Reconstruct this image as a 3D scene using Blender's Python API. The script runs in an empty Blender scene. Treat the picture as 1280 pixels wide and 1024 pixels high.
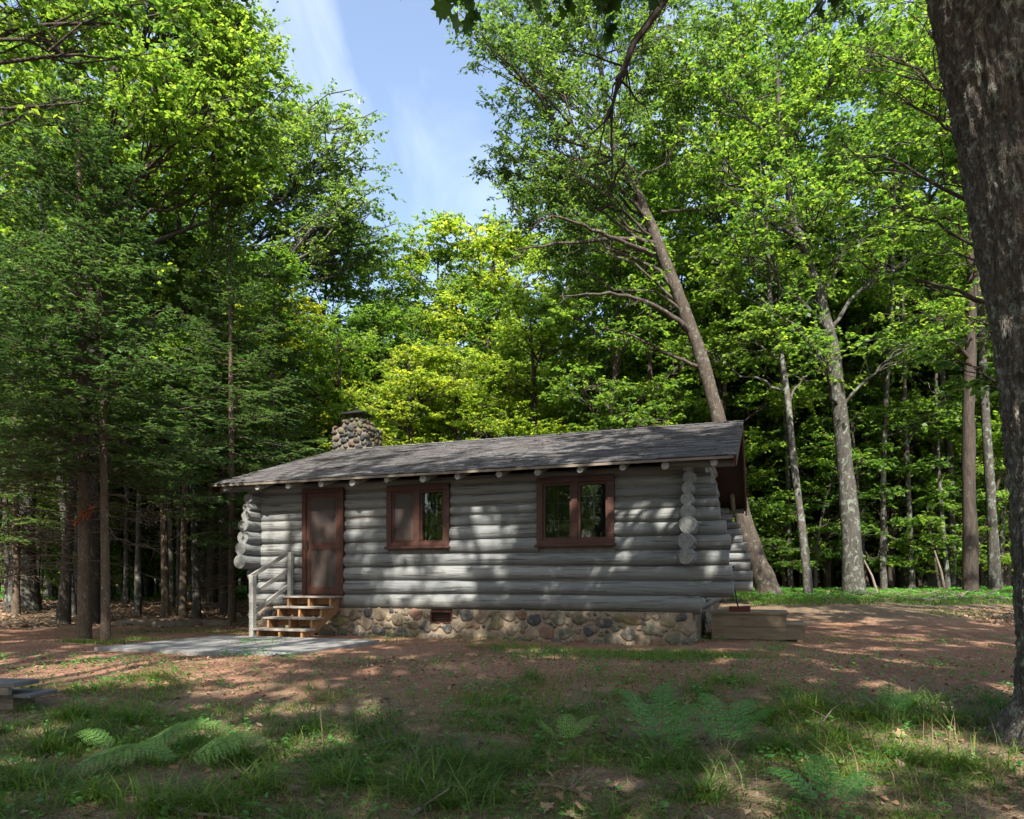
import bpy, math
import numpy as np
from mathutils import Matrix, Vector, noise as mnoise

PI = math.pi
R = np.random.default_rng
scene = bpy.context.scene
C = scene.collection

# ------------------------------------------------------------------ camera, sky, sun, exposure
CAM_Z = 1.05
FPX, HX, HY = 880.0, 640.0, 727.0            # focal length and horizon in pixels of the 1280 px wide photograph
cam_data = bpy.data.cameras.new('camera')
cam_data.sensor_width = 36.0
cam_data.lens = 36.0 * FPX / 1280.0
cam_data.shift_y = (HY - 512.0) / 1280.0
cam_data.clip_start = 0.05
cam_data.clip_end = 2000.0
cam = bpy.data.objects.new('camera', cam_data)
C.objects.link(cam)
cam.location = (0, 0, CAM_Z)
cam.rotation_euler = (math.radians(90), 0, 0)
scene.camera = cam

SUN_EL = math.radians(46.5)
HSUN = np.array([0.0896, 0.996])             # horizontal direction the light travels in
world = bpy.data.worlds.new('World')
scene.world = world
world.use_nodes = True
nt = world.node_tree
nt.nodes.clear()
w_out = nt.nodes.new('ShaderNodeOutputWorld')
w_bg = nt.nodes.new('ShaderNodeBackground')
w_bg.inputs['Strength'].default_value = 0.125
w_sky = nt.nodes.new('ShaderNodeTexSky')
w_sky.sky_type = 'NISHITA'
w_sky.sun_disc = False
w_sky.sun_elevation = SUN_EL
w_sky.sun_rotation = math.radians(185)
w_sky.air_density = 1.1
w_sky.dust_density = 2.6
w_sky.ozone_density = 1.5
w_tc = nt.nodes.new('ShaderNodeTexCoord')
w_map = nt.nodes.new('ShaderNodeMapping')
w_map.inputs['Rotation'].default_value = (0.35, -0.75, 0.1)
w_map.inputs['Scale'].default_value = (5.0, 2.6, 2.2)
w_no = nt.nodes.new('ShaderNodeTexNoise')
w_no.inputs['Scale'].default_value = 1.3
w_no.inputs['Detail'].default_value = 7
w_no.inputs['Distortion'].default_value = 0.7
w_cr = nt.nodes.new('ShaderNodeValToRGB')
w_cr.color_ramp.elements[0].position = 0.47
w_cr.color_ramp.elements[1].position = 0.86
w_cr.color_ramp.elements[1].color = (0.42, 0.42, 0.42, 1)
w_cr.color_ramp.elements[0].color = (0.045, 0.045, 0.045, 1)
w_mx = nt.nodes.new('ShaderNodeMix')
w_mx.data_type = 'RGBA'
w_mx.inputs[7].default_value = (6.6, 6.9, 7.3, 1)
L = nt.links.new
L(w_tc.outputs['Generated'], w_map.inputs['Vector'])
L(w_map.outputs['Vector'], w_no.inputs['Vector'])
L(w_no.outputs['Fac'], w_cr.inputs['Fac'])
L(w_cr.outputs['Color'], w_mx.inputs[0])
L(w_sky.outputs['Color'], w_mx.inputs[6])
L(w_mx.outputs[2], w_bg.inputs['Color'])
L(w_bg.outputs['Background'], w_out.inputs['Surface'])

sun_data = bpy.data.lights.new('sun', 'SUN')
sun_data.energy = 5.0
sun_data.angle = math.radians(0.53)
sun_data.color = (1.0, 0.93, 0.82)
sun = bpy.data.objects.new('sun', sun_data)
C.objects.link(sun)
sun.rotation_euler = Vector((HSUN[0] * math.cos(SUN_EL), HSUN[1] * math.cos(SUN_EL), -math.sin(SUN_EL))).to_track_quat('-Z', 'Y').to_euler()
sun.location = (-5, -30, 40)

scene.view_settings.view_transform = 'Standard'
scene.view_settings.look = 'None'
scene.view_settings.exposure = 1.4
scene.view_settings.gamma = 1.0
scene.render.engine = 'CYCLES'
scene.cycles.max_bounces = 7
scene.cycles.diffuse_bounces = 4
scene.cycles.glossy_bounces = 3
scene.cycles.transmission_bounces = 5
scene.cycles.transparent_max_bounces = 8
scene.cycles.sample_clamp_indirect = 6.0

# ------------------------------------------------------------------ helpers
def tag(o, label=None, cat=None, group=None, kind=None):
    if label: o['label'] = label
    if cat: o['category'] = cat
    if group: o['group'] = group
    if kind: o['kind'] = kind
    return o

def empty(name, loc=(0, 0, 0), rz=0.0, parent=None):
    o = bpy.data.objects.new(name, None)
    o.empty_display_size = 0.3
    o.location = loc
    o.rotation_euler = (0, 0, rz)
    C.objects.link(o)
    if parent: o.parent = parent
    return o

def link(name, me, parent=None, loc=None, rz=None):
    o = bpy.data.objects.new(name, me)
    C.objects.link(o)
    if parent: o.parent = parent
    if loc is not None: o.location = loc
    if rz is not None: o.rotation_euler = (0, 0, rz)
    return o

def mesh_np(name, V, faces, mat, smooth=False):
    """V (n,3); faces: list of (m,k) index arrays"""
    me = bpy.data.meshes.new(name)
    V = np.asarray(V, dtype=np.float32)
    faces = [np.asarray(f, dtype=np.int32) for f in faces if len(f)]
    me.vertices.add(len(V))
    me.vertices.foreach_set('co', V.ravel())
    loops = np.concatenate([f.ravel() for f in faces])
    starts, s = [], 0
    for f in faces:
        m, k = f.shape
        starts.append(s + np.arange(m, dtype=np.int32) * k)
        s += m * k
    starts = np.concatenate(starts)
    me.loops.add(len(loops))
    me.loops.foreach_set('vertex_index', loops)
    me.polygons.add(len(starts))
    me.polygons.foreach_set('loop_start', starts.astype(np.int32))
    if smooth:
        me.polygons.foreach_set('use_smooth', np.ones(len(starts), dtype=bool))
    me.materials.append(mat)
    me.update(calc_edges=True)
    return me

class MB:
    """small mesh builder for hand-made parts"""
    def __init__(s):
        s.v = []; s.f = []
    def add(s, vs, fs):
        n = len(s.v)
        s.v += [tuple(v) for v in vs]
        s.f += [tuple(i + n for i in f) for f in fs]
    def box(s, x0, x1, y0, y1, z0, z1, bev=0.0):
        if bev <= 0:
            s.add([(x0,y0,z0),(x1,y0,z0),(x1,y1,z0),(x0,y1,z0),(x0,y0,z1),(x1,y0,z1),(x1,y1,z1),(x0,y1,z1)],
                  [(0,3,2,1),(4,5,6,7),(0,1,5,4),(1,2,6,5),(2,3,7,6),(3,0,4,7)])
            return
        b = bev
        vs = []
        for (z, i) in ((z0, .7 * b), (z0 + b, 0), (z1 - b, 0), (z1, .7 * b)):
            vs += [(x0+b, y0+i, z), (x1-b, y0+i, z), (x1-i, y0+b, z), (x1-i, y1-b, z), (x1-b, y1-i, z), (x0+b, y1-i, z), (x0+i, y1-b, z), (x0+i, y0+b, z)]
        fs = [tuple(range(7, -1, -1)), tuple(range(24, 32))]
        for r in range(3):
            for k in range(8):
                fs.append((r*8+k, r*8+(k+1) % 8, (r+1)*8+(k+1) % 8, (r+1)*8+k))
        s.add(vs, fs)
    def beam(s, a, b, w, h, up=(0, 0, 1)):
        a = Vector(a); b = Vector(b)
        d = (b - a).normalized()
        side = d.cross(Vector(up)).normalized() * (w / 2)
        u = side.cross(d).normalized() * (h / 2)
        vs = [a - side - u, a + side - u, a + side + u, a - side + u, b - side - u, b + side - u, b + side + u, b - side + u]
        s.add(vs, [(0,1,2,3),(7,6,5,4),(0,4,5,1),(1,5,6,2),(2,6,7,3),(3,7,4,0)])
    def tube(s, pts, rad, n=10, cap=True):
        pts = [Vector(p) for p in pts]
        if not hasattr(rad, '__len__'): rad = [rad] * len(pts)
        t0 = (pts[1] - pts[0]).normalized()
        ref = Vector((0, 0, 1)) if abs(t0.z) < 0.8 else Vector((1, 0, 0))
        vs = []
        for i, p in enumerate(pts):
            t = (pts[min(i+1, len(pts)-1)] - pts[max(i-1, 0)]).normalized()
            u = t.cross(ref).normalized(); w = t.cross(u)
            for k in range(n):
                a = 2 * PI * k / n
                vs.append(p + (u * math.cos(a) + w * math.sin(a)) * rad[i])
        fs = []
        for i in range(len(pts) - 1):
            for k in range(n):
                fs.append((i*n+k, i*n+(k+1) % n, (i+1)*n+(k+1) % n, (i+1)*n+k))
        if cap:
            fs.append(tuple(range(n-1, -1, -1)))
            fs.append(tuple((len(pts)-1)*n + k for k in range(n)))
        s.add(vs, fs)
    def build(s, name, mat, parent=None, smooth=False, loc=None, rz=None, flip=True):
        me = bpy.data.meshes.new(name)
        me.from_pydata(s.v, [], s.f)
        me.materials.append(mat)
        if smooth:
            me.polygons.foreach_set('use_smooth', [True] * len(me.polygons))
            me.set_sharp_from_angle(angle=math.radians(50))
        import bmesh
        bm = bmesh.new(); bm.from_mesh(me)
        bmesh.ops.recalc_face_normals(bm, faces=bm.faces)
        bm.to_mesh(me); bm.free()
        return link(name, me, parent, loc, rz)

def batch_tubes(P, RD, S):
    """P (N,K,3), RD (N,K) -> verts, quads"""
    N, K, _ = P.shape
    T = np.empty_like(P)
    T[:, 1:-1] = P[:, 2:] - P[:, :-2]
    T[:, 0] = P[:, 1] - P[:, 0]
    T[:, -1] = P[:, -1] - P[:, -2]
    T /= np.linalg.norm(T, axis=2, keepdims=True) + 1e-9
    D = P[:, -1] - P[:, 0]
    ax = np.argmin(np.abs(D), axis=1)
    ref = np.zeros((N, 3)); ref[np.arange(N), ax] = 1
    U = np.cross(T, ref[:, None, :]); U /= np.linalg.norm(U, axis=2, keepdims=True) + 1e-9
    W = np.cross(T, U)
    a = 2 * PI * np.arange(S) / S
    V = P[:, :, None] + RD[:, :, None, None] * (U[:, :, None] * np.cos(a)[None, None, :, None] + W[:, :, None] * np.sin(a)[None, None, :, None])
    idx = np.arange(N * K * S).reshape(N, K, S)
    q = np.stack([idx[:, :-1], np.roll(idx, -1, axis=2)[:, :-1], np.roll(idx, -1, axis=2)[:, 1:], idx[:, 1:]], axis=-1)
    return V.reshape(-1, 3), q.reshape(-1, 4)

def merge(parts):
    Vs, Fs, n = [], {}, 0
    for V, F in parts:
        Vs.append(V)
        for f in (F if isinstance(F, list) else [F]):
            Fs.setdefault(f.shape[1], []).append(f + n)
        n += len(V)
    return np.concatenate(Vs), [np.concatenate(v) for v in Fs.values()]

def smoothstep(x, a, b):
    t = np.clip((x - a) / (b - a), 0, 1)
    return t * t * (3 - 2 * t)

def nrm(v):
    return v / (np.linalg.norm(v, axis=-1, keepdims=True) + 1e-9)

def ground_h(x, y):
    x = np.asarray(x, dtype=float); y = np.asarray(y, dtype=float)
    rr = np.interp(y, [13, 15, 18, 22, 35, 60, 200], [0, .10, .42, .70, .85, .95, 3.0])
    rl = np.interp(y, [14, 18, 25, 40, 60, 200], [0, .03, .30, .62, .85, 3.0])
    s = smoothstep(x, -2.0, 4.5)
    front = -0.36 * (1 - smoothstep(y, 3.2, 9.2))
    b = 0.018 * np.sin(x * 1.7 + 1.3 * np.sin(y * .9)) * np.cos(y * 1.3 + .7) + 0.010 * np.sin(x * 4.1 + y * 2.3)
    b2 = 0.05 * np.sin(x * .33 + 1) * np.cos(y * .29) * smoothstep(np.abs(y - 10), 8, 16)
    return rr * s + rl * (1 - s) + front + b + b2 + 0.02

def px_ground(px, py, it=12):
    """where the line of sight through a pixel of the photograph meets the ground"""
    qx, qz = (px - HX) / FPX, (HY - py) / FPX
    y = 10.0
    for _ in range(it * 3):
        y = 0.5 * y + 0.5 * (float(ground_h(qx * y, y)) - CAM_Z) / qz if qz < 0 else 40
        y = min(max(y, 1.0), 60)
    return np.array([qx * y, y, float(ground_h(qx * y, y))])

def at(px, py, Y):
    return ((px - HX) / FPX * Y, Y, CAM_Z + (HY - py) / FPX * Y)

# ------------------------------------------------------------------ materials
def new_mat(name):
    m = bpy.data.materials.new(name)
    m.use_nodes = True
    t = m.node_tree
    b = t.nodes['Principled BSDF']
    return m, t, b

def N(t, kind, **kw):
    n = t.nodes.new(kind)
    for k, v in kw.items():
        if k in ('op',): n.operation = v
        elif k in ('dt',): n.data_type = v
        else: n.inputs[k].default_value = v
    return n

def ramp(t, stops, interp='LINEAR'):
    r = t.nodes.new('ShaderNodeValToRGB')
    r.color_ramp.interpolation = interp
    el = r.color_ramp.elements
    while len(el) < len(stops): el.new(0.5)
    for e, (p, c) in zip(el, stops):
        e.position = p; e.color = (*c, 1)
    return r

def mixc(t, a, b, fac, blend='MIX'):
    m = t.nodes.new('ShaderNodeMix'); m.data_type = 'RGBA'; m.blend_type = blend
    for sock, v in ((m.inputs[6], a), (m.inputs[7], b), (m.inputs[0], fac)):
        if isinstance(v, bpy.types.NodeSocket): t.links.new(v, sock)
        elif isinstance(v, (tuple, list)): sock.default_value = (*v, 1)
        else: sock.default_value = v
    return m.outputs[2]

def coords(t, scale=(1, 1, 1), world_space=False):
    mp = t.nodes.new('ShaderNodeMapping')
    mp.inputs['Scale'].default_value = scale
    if world_space:
        g = t.nodes.new('ShaderNodeNewGeometry'); t.links.new(g.outputs['Position'], mp.inputs['Vector'])
    else:
        c = t.nodes.new('ShaderNodeTexCoord'); t.links.new(c.outputs['Object'], mp.inputs['Vector'])
    return mp.outputs['Vector']

def noise(t, vec, scale, detail=4, rough=.55, dist=0.0):
    n = N(t, 'ShaderNodeTexNoise', Scale=scale, Detail=detail, Roughness=rough, Distortion=dist)
    t.links.new(vec, n.inputs['Vector'])
    return n.outputs['Fac']

def bump(t, b, height, strength=.5, dist=.01):
    n = N(t, 'ShaderNodeBump', Strength=strength, Distance=dist)
    t.links.new(height, n.inputs['Height'])
    t.links.new(n.outputs['Normal'], b.inputs['Normal'])

def leaf_mat(name, cols, trans=.52, rough=.45, tcol=None, spec=.35):
    m, t, b = new_mat(name)
    g = t.nodes.new('ShaderNodeNewGeometry')
    oi = t.nodes.new('ShaderNodeObjectInfo')
    k = len(cols)
    r = ramp(t, [((i + .0) / (k - 1), c) for i, c in enumerate(cols)])
    a = N(t, 'ShaderNodeMath', op='ADD')
    t.links.new(g.outputs['Random Per Island'], a.inputs[0])
    mu = N(t, 'ShaderNodeMath', op='MULTIPLY_ADD'); mu.inputs[1].default_value = .5; mu.inputs[2].default_value = -.25
    t.links.new(oi.outputs['Random'], mu.inputs[0]); t.links.new(mu.outputs[0], a.inputs[1])
    t.links.new(a.outputs[0], r.inputs['Fac'])
    # clumps of older and younger leaves
    cl = noise(t, coords(t, (1, 1, 1)), .55, 2)
    rr = ramp(t, [(.35, (.72, .78, .8)), (.65, (1.18, 1.12, .95))]); t.links.new(cl, rr.inputs['Fac'])
    col = mixc(t, r.outputs['Color'], rr.outputs['Color'], 1.0, 'MULTIPLY')
    t.links.new(col, b.inputs['Base Color'])
    b.inputs['Roughness'].default_value = rough
    b.inputs['Specular IOR Level'].default_value = spec
    tr = t.nodes.new('ShaderNodeBsdfTranslucent')
    tc = mixc(t, col, tcol or (2.3, 2.3, 1.15), 1.0, 'MULTIPLY')
    t.links.new(tc, tr.inputs['Color'])
    mx = t.nodes.new('ShaderNodeMixShader'); mx.inputs[0].default_value = trans
    t.links.new(b.outputs[0], mx.inputs[1]); t.links.new(tr.outputs[0], mx.inputs[2])
    t.links.new(mx.outputs[0], t.nodes['Material Output'].inputs['Surface'])
    return m

def bark_mat(name, c1, c2, lichen=None, scale=1.0, bs=.8, lich_amt=.55, dist=.02):
    m, t, b = new_mat(name)
    v = coords(t, (9 * scale, 9 * scale, 1.6 * scale))
    n1 = noise(t, v, 1.0, 6, .65, .6)
    v2 = coords(t, (1, 1, 1))
    vo = N(t, 'ShaderNodeTexVoronoi', Scale=3.2 * scale); vo.feature = 'DISTANCE_TO_EDGE'
    t.links.new(coords(t, (5, 5, 1.3)), vo.inputs['Vector'])
    r = ramp(t, [(.25, c1), (.75, c2)]); t.links.new(n1, r.inputs['Fac'])
    col = r.outputs['Color']
    if lichen:
        ln = noise(t, coords(t, (1, 1, .8)), 4.5 * scale, 7, .7, .5)
        lr = ramp(t, [(lich_amt, (0, 0, 0)), (lich_amt + .07, (1, 1, 1))]); t.links.new(ln, lr.inputs['Fac'])
        col = mixc(t, col, lichen, lr.outputs['Color'])
    fine = noise(t, v2, 38, 3)
    fr = ramp(t, [(.3, (.78, .78, .78)), (.7, (1.15, 1.15, 1.15))]); t.links.new(fine, fr.inputs['Fac'])
    col = mixc(t, col, fr.outputs['Color'], 1.0, 'MULTIPLY')
    t.links.new(col, b.inputs['Base Color'])
    b.inputs['Roughness'].default_value = .92
    b.inputs['Specular IOR Level'].default_value = .15
    ad = N(t, 'ShaderNodeMath', op='MULTIPLY_ADD'); ad.inputs[1].default_value = .9
    mn = N(t, 'ShaderNodeMath', op='MINIMUM'); mn.inputs[1].default_value = .25
    t.links.new(vo.outputs['Distance'], mn.inputs[0])
    t.links.new(n1, ad.inputs[0]); t.links.new(mn.outputs[0], ad.inputs[2])
    bump(t, b, ad.outputs[0], bs, dist)
    return m

M = {}
M['maple'] = leaf_mat('maple_leaf', [(.042, .098, .022), (.074, .150, .030), (.120, .205, .038), (.175, .245, .048)])
M['lime'] = leaf_mat('young_maple_leaf', [(.095, .165, .026), (.16, .24, .036), (.25, .31, .048), (.36, .33, .07)], trans=.56)
M['fresh'] = leaf_mat('brightened_maple_leaf', [(.06, .135, .026), (.10, .195, .034), (.15, .255, .044), (.19, .28, .055)], trans=.55)  # maple green brightened in colour, making up for missing light in the understory
M['oak'] = leaf_mat('oak_leaf', [(.044, .088, .030), (.072, .130, .038), (.110, .18, .048), (.155, .22, .06)], rough=.36, spec=.5)
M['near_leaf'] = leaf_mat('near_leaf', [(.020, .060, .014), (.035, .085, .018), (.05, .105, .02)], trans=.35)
M['needle'] = leaf_mat('spruce_needle', [(.062, .118, .052), (.095, .165, .062), (.14, .22, .075), (.21, .28, .09)], trans=.42, rough=.55, tcol=(1.1, 1.3, .8))
M['dead_needle'] = leaf_mat('dead_needle', [(.30, .075, .03), (.42, .12, .05), (.25, .07, .03)], trans=.2, tcol=(1.2, .9, .7))
M['fern'] = leaf_mat('fern_leaf', [(.052, .165, .045), (.085, .23, .055), (.13, .30, .07)], trans=.4)
M['fern_pale'] = leaf_mat('pale_fern_leaf', [(.12, .25, .07), (.17, .32, .08), (.24, .38, .10)], trans=.4)
M['grass'] = leaf_mat('grass_blade', [(.038, .090, .018), (.060, .135, .024), (.098, .18, .032), (.155, .20, .055)], trans=.45)
M['straw'] = leaf_mat('dry_grass', [(.20, .16, .085), (.28, .22, .12), (.14, .13, .06)], trans=.25, tcol=(1.1, 1.05, .9))
M['litter'] = leaf_mat('fallen_leaf', [(.16, .09, .055), (.26, .16, .105), (.35, .25, .18), (.13, .10, .08)], trans=.08, rough=.7, tcol=(1.1, 1, .8))
M['bark'] = bark_mat('maple_bark', (.026, .025, .022), (.095, .088, .078), (.155, .178, .145), 1.5, lich_amt=.53)
M['bark_dark'] = bark_mat('dark_bark', (.025, .020, .017), (.085, .070, .058), (.15, .18, .14), 1.6, lich_amt=.62)
M['bark_pale'] = bark_mat('pale_oak_bark', (.042, .038, .033), (.12, .108, .095), (.17, .19, .16), 1.6, lich_amt=.52)
M['bark_lean'] = bark_mat('leaning_oak_bark', (.030, .025, .020), (.105, .085, .070), (.15, .16, .135), 1.8, lich_amt=.55)
M['bark_spruce'] = bark_mat('spruce_bark', (.045, .032, .024), (.15, .112, .085), (.20, .21, .165), 3.4, bs=.6, lich_amt=.58, dist=.01)
M['bark_big'] = bark_mat('big_oak_bark', (.036, .031, .027), (.215, .185, .16), (.28, .30, .25), 3.6, bs=1.0, lich_amt=.53, dist=.03)

def ground_mat():
    m, t, b = new_mat('ground_soil')
    p = coords(t, (1, 1, 1), True)
    big = noise(t, p, .8, 4)
    soil = ramp(t, [(.3, (.18, .100, .066)), (.55, (.265, .155, .102)), (.75, (.345, .215, .145))]); t.links.new(big, soil.inputs['Fac'])
    vor = N(t, 'ShaderNodeTexVoronoi', Scale=52.0); t.links.new(p, vor.inputs['Vector'])
    bw = N(t, 'ShaderNodeRGBToBW'); t.links.new(vor.outputs['Color'], bw.inputs[0])
    peb = ramp(t, [(.1, (.55, .50, .47)), (.5, (.95, .92, .9)), (.9, (1.55, 1.45, 1.35))]); t.links.new(bw.outputs[0], peb.inputs['Fac'])
    col = mixc(t, soil.outputs['Color'], peb.outputs['Color'], .85, 'MULTIPLY')
    # humus and moss patches away from the worn gravel
    sx = t.nodes.new('ShaderNodeSeparateXYZ'); t.links.new(p, sx.inputs[0])
    med = noise(t, p, 1.9, 5, .6)
    yv = N(t, 'ShaderNodeMath', op='MULTIPLY_ADD'); yv.inputs[1].default_value = 5.0
    t.links.new(med, yv.inputs[0]); t.links.new(sx.outputs['Y'], yv.inputs[2])
    near = N(t, 'ShaderNodeMapRange'); near.inputs['From Min'].default_value = 10.6; near.inputs['From Max'].default_value = 8.8
    t.links.new(yv.outputs[0], near.inputs['Value'])
    far = N(t, 'ShaderNodeMapRange'); far.inputs['From Min'].default_value = 17.3; far.inputs['From Max'].default_value = 18.8
    t.links.new(yv.outputs[0], far.inputs['Value'])
    mask = N(t, 'ShaderNodeMath', op='MAXIMUM'); t.links.new(near.outputs[0], mask.inputs[0]); t.links.new(far.outputs[0], mask.inputs[1])
    hum = ramp(t, [(.3, (.095, .072, .048)), (.55, (.18, .132, .088)), (.75, (.26, .195, .13))])
    t.links.new(noise(t, p, 9, 6, .7), hum.inputs['Fac'])
    col = mixc(t, col, hum.outputs['Color'], mask.outputs[0])
    fine = noise(t, p, 120, 2)
    fr = ramp(t, [(.3, (.7, .7, .7)), (.7, (1.25, 1.25, 1.25))]); t.links.new(fine, fr.inputs['Fac'])
    col = mixc(t, col, fr.outputs['Color'], 1.0, 'MULTIPLY')
    t.links.new(col, b.inputs['Base Color'])
    b.inputs['Roughness'].default_value = .95
    b.inputs['Specular IOR Level'].default_value = .15
    h = N(t, 'ShaderNodeMath', op='ADD'); t.links.new(vor.outputs['Distance'], h.inputs[0]); t.links.new(noise(t, p, 14, 6, .7), h.inputs[1])
    bump(t, b, h.outputs[0], .9, .02)
    return m
M['ground'] = ground_mat()

def paint_log(axis='x'):
    m, t, b = new_mat('grey_log_paint')
    al = (lambda s, c: (s, c, c)) if axis == 'x' else (lambda s, c: (c, s, c))
    g = t.nodes.new('ShaderNodeNewGeometry')
    v = coords(t, al(.7, 7))
    r = ramp(t, [(.25, (.128, .136, .139)), (.6, (.176, .185, .187)), (.8, (.215, .223, .222))])
    t.links.new(noise(t, v, 1.6, 6, .65), r.inputs['Fac'])
    ri = ramp(t, [(0, (.86, .87, .88)), (1, (1.12, 1.1, 1.06))]); t.links.new(g.outputs['Random Per Island'], ri.inputs['Fac'])
    col = mixc(t, r.outputs['Color'], ri.outputs['Color'], 1.0, 'MULTIPLY')
    cr = ramp(t, [(.385, (.34, .32, .30)), (.41, (1, 1, 1))]); t.links.new(noise(t, coords(t, al(.9, 30)), 1.0, 3), cr.inputs['Fac'])
    col0 = col; col = mixc(t, col, cr.outputs['Color'], .85, 'MULTIPLY')
    tcn = t.nodes.new('ShaderNodeTexCoord'); sn_ = t.nodes.new('ShaderNodeSeparateXYZ'); t.links.new(tcn.outputs['Normal'], sn_.inputs[0])
    ab = N(t, 'ShaderNodeMath', op='ABSOLUTE'); t.links.new(sn_.outputs['X' if axis == 'x' else 'Y'], ab.inputs[0])
    en = N(t, 'ShaderNodeMath', op='GREATER_THAN'); en.inputs[1].default_value = .93; t.links.new(ab.outputs[0], en.inputs[0])
    ve = N(t, 'ShaderNodeTexVoronoi', Scale=9.0); ve.feature = 'DISTANCE_TO_EDGE'; t.links.new(coords(t, al(.2, 1)), ve.inputs['Vector'])
    er = ramp(t, [(.0, (.42, .40, .37)), (.02, (.90, .89, .86)), (.3, (1.06, 1.05, 1.02))]); t.links.new(ve.outputs['Distance'], er.inputs['Fac'])
    em = N(t, 'ShaderNodeMath', op='MULTIPLY'); em.inputs[1].default_value = 1.0; t.links.new(en.outputs[0], em.inputs[0])
    ecol = mixc(t, col0, er.outputs['Color'], 1.0, 'MULTIPLY')
    col = mixc(t, col, ecol, em.outputs[0])
    ch = ramp(t, [(.66, (0, 0, 0)), (.70, (1, 1, 1))]); t.links.new(noise(t, coords(t, al(3, 9)), 2.3, 6, .7), ch.inputs['Fac'])
    col = mixc(t, col, (.16, .12, .09), ch.outputs['Color'])
    t.links.new(col, b.inputs['Base Color'])
    b.inputs['Roughness'].default_value = .62
    b.inputs['Specular IOR Level'].default_value = .3
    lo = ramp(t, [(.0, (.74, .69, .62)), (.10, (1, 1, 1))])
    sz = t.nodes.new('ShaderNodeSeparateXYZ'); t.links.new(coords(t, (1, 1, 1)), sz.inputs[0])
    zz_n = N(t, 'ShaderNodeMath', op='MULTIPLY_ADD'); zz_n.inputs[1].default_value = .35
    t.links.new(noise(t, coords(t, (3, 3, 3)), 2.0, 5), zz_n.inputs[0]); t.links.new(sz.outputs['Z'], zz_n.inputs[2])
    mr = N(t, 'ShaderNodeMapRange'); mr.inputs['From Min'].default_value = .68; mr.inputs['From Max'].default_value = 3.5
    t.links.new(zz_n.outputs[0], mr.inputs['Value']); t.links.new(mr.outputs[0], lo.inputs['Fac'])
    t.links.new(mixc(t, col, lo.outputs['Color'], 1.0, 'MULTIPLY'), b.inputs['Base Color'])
    bump(t, b, noise(t, coords(t, al(1.5, 22)), 1.5, 5, .6), .9, .02)
    return m
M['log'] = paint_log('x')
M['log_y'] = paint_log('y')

def simple(name, c1, c2, scale=(3, 3, 3), ns=3.0, rough=.7, metal=0.0, bs=.3, bd=.006, spec=.3, per_island=0.0):
    m, t, b = new_mat(name)
    n = noise(t, coords(t, scale), ns, 6, .62)
    r = ramp(t, [(.3, c1), (.7, c2)]); t.links.new(n, r.inputs['Fac'])
    col = r.outputs['Color']
    if per_island:
        g = t.nodes.new('ShaderNodeNewGeometry')
        k = per_island
        ri = ramp(t, [(0, (1 - k,) * 3), (1, (1 + k,) * 3)]); t.links.new(g.outputs['Random Per Island'], ri.inputs['Fac'])
        col = mixc(t, col, ri.outputs['Color'], 1.0, 'MULTIPLY')
    t.links.new(col, b.inputs['Base Color'])
    b.inputs['Roughness'].default_value = rough
    b.inputs['Metallic'].default_value = metal
    b.inputs['Specular IOR Level'].default_value = spec
    if bs: bump(t, b, n, bs, bd)
    return m

M['chink'] = simple('chinking', (.09, .085, .075), (.17, .16, .145))
M['brown'] = simple('brown_trim_paint', (.030, .012, .009), (.075, .031, .021), (4, 4, 14), 2.0, .55, bs=.4)
M['soffit'] = simple('brown_soffit', (.03, .017, .014), (.05, .028, .022), (1, 12, 1), 2.0, .8)
M['raw_wood'] = simple('raw_end_wood', (.35, .19, .10), (.52, .32, .18), (8, 8, 8), 3, .8)
M['shingle'] = simple('asphalt_shingle', (.058, .056, .060), (.135, .129, .128), (9, 9, 9), 2.5, .93, bs=.6, bd=.004, spec=.15, per_island=.36)
M['mortar'] = simple('mortar', (.14, .115, .085), (.29, .23, .17), (5, 5, 5), 3, .95, bs=.8, bd=.02, spec=.1)
M['black_metal'] = simple('black_sheet_metal', (.012, .012, .013), (.035, .034, .033), (4, 4, 4), 3, .5, .3)
M['grey_paint'] = simple('grey_rail_paint', (.19, .185, .17), (.28, .275, .255), (3, 3, 12), 2, .6)
M['tail_paint'] = simple('pale_tail_paint', (.15, .15, .14), (.27, .27, .25), (5, 5, 5), 3, .7, bs=.2)
M['tread'] = simple('grey_tread_board', (.17, .15, .125), (.28, .25, .22), (2, 20, 4), 2, .8, bs=.5)
M['stair_wood'] = simple('treated_pine', (.20, .10, .045), (.34, .19, .095), (5, 5, 5), 2.5, .75, bs=.4)
M['concrete'] = simple('concrete', (.15, .148, .142), (.27, .265, .255), (1.2, 1.2, 1.2), 4, .9, bs=.3, bd=.008, spec=.15)
M['old_wood'] = simple('weathered_wood', (.085, .070, .055), (.20, .17, .14), (1.5, 16, 8), 2, .9, bs=.7, bd=.01, per_island=.2)
M['olive_wood'] = simple('landing_board_paint', (.12, .095, .066), (.21, .165, .115), (1.5, 12, 8), 2, .8, bs=.4)
M['grey_board'] = simple('silver_grey_board', (.075, .075, .078), (.15, .15, .152), (14, 1.5, 6), 2, .85, bs=.5, bd=.008)
M['bough'] = simple('spruce_bough_bark', (.045, .033, .025), (.11, .085, .062), (9, 9, 9), 3, .9, bs=0)
M['twig'] = simple('twig_bark', (.10, .08, .065), (.24, .20, .165), (9, 9, 9), 3, .9)
M['fern_stem'] = simple('fern_stem', (.07, .10, .03), (.13, .14, .05), (9, 9, 9), 3, .7, bs=0)
M['red_paint'] = simple('worn_red_paint', (.07, .016, .012), (.14, .035, .026), (9, 9, 9), 3, .6)
M['black_pole'] = simple('black_handle', (.015, .015, .017), (.03, .03, .03), (9, 9, 9), 3, .4)
M['conduit'] = simple('painted_conduit', (.34, .34, .32), (.45, .45, .43), (9, 9, 2), 3, .5, bs=0)
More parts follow.
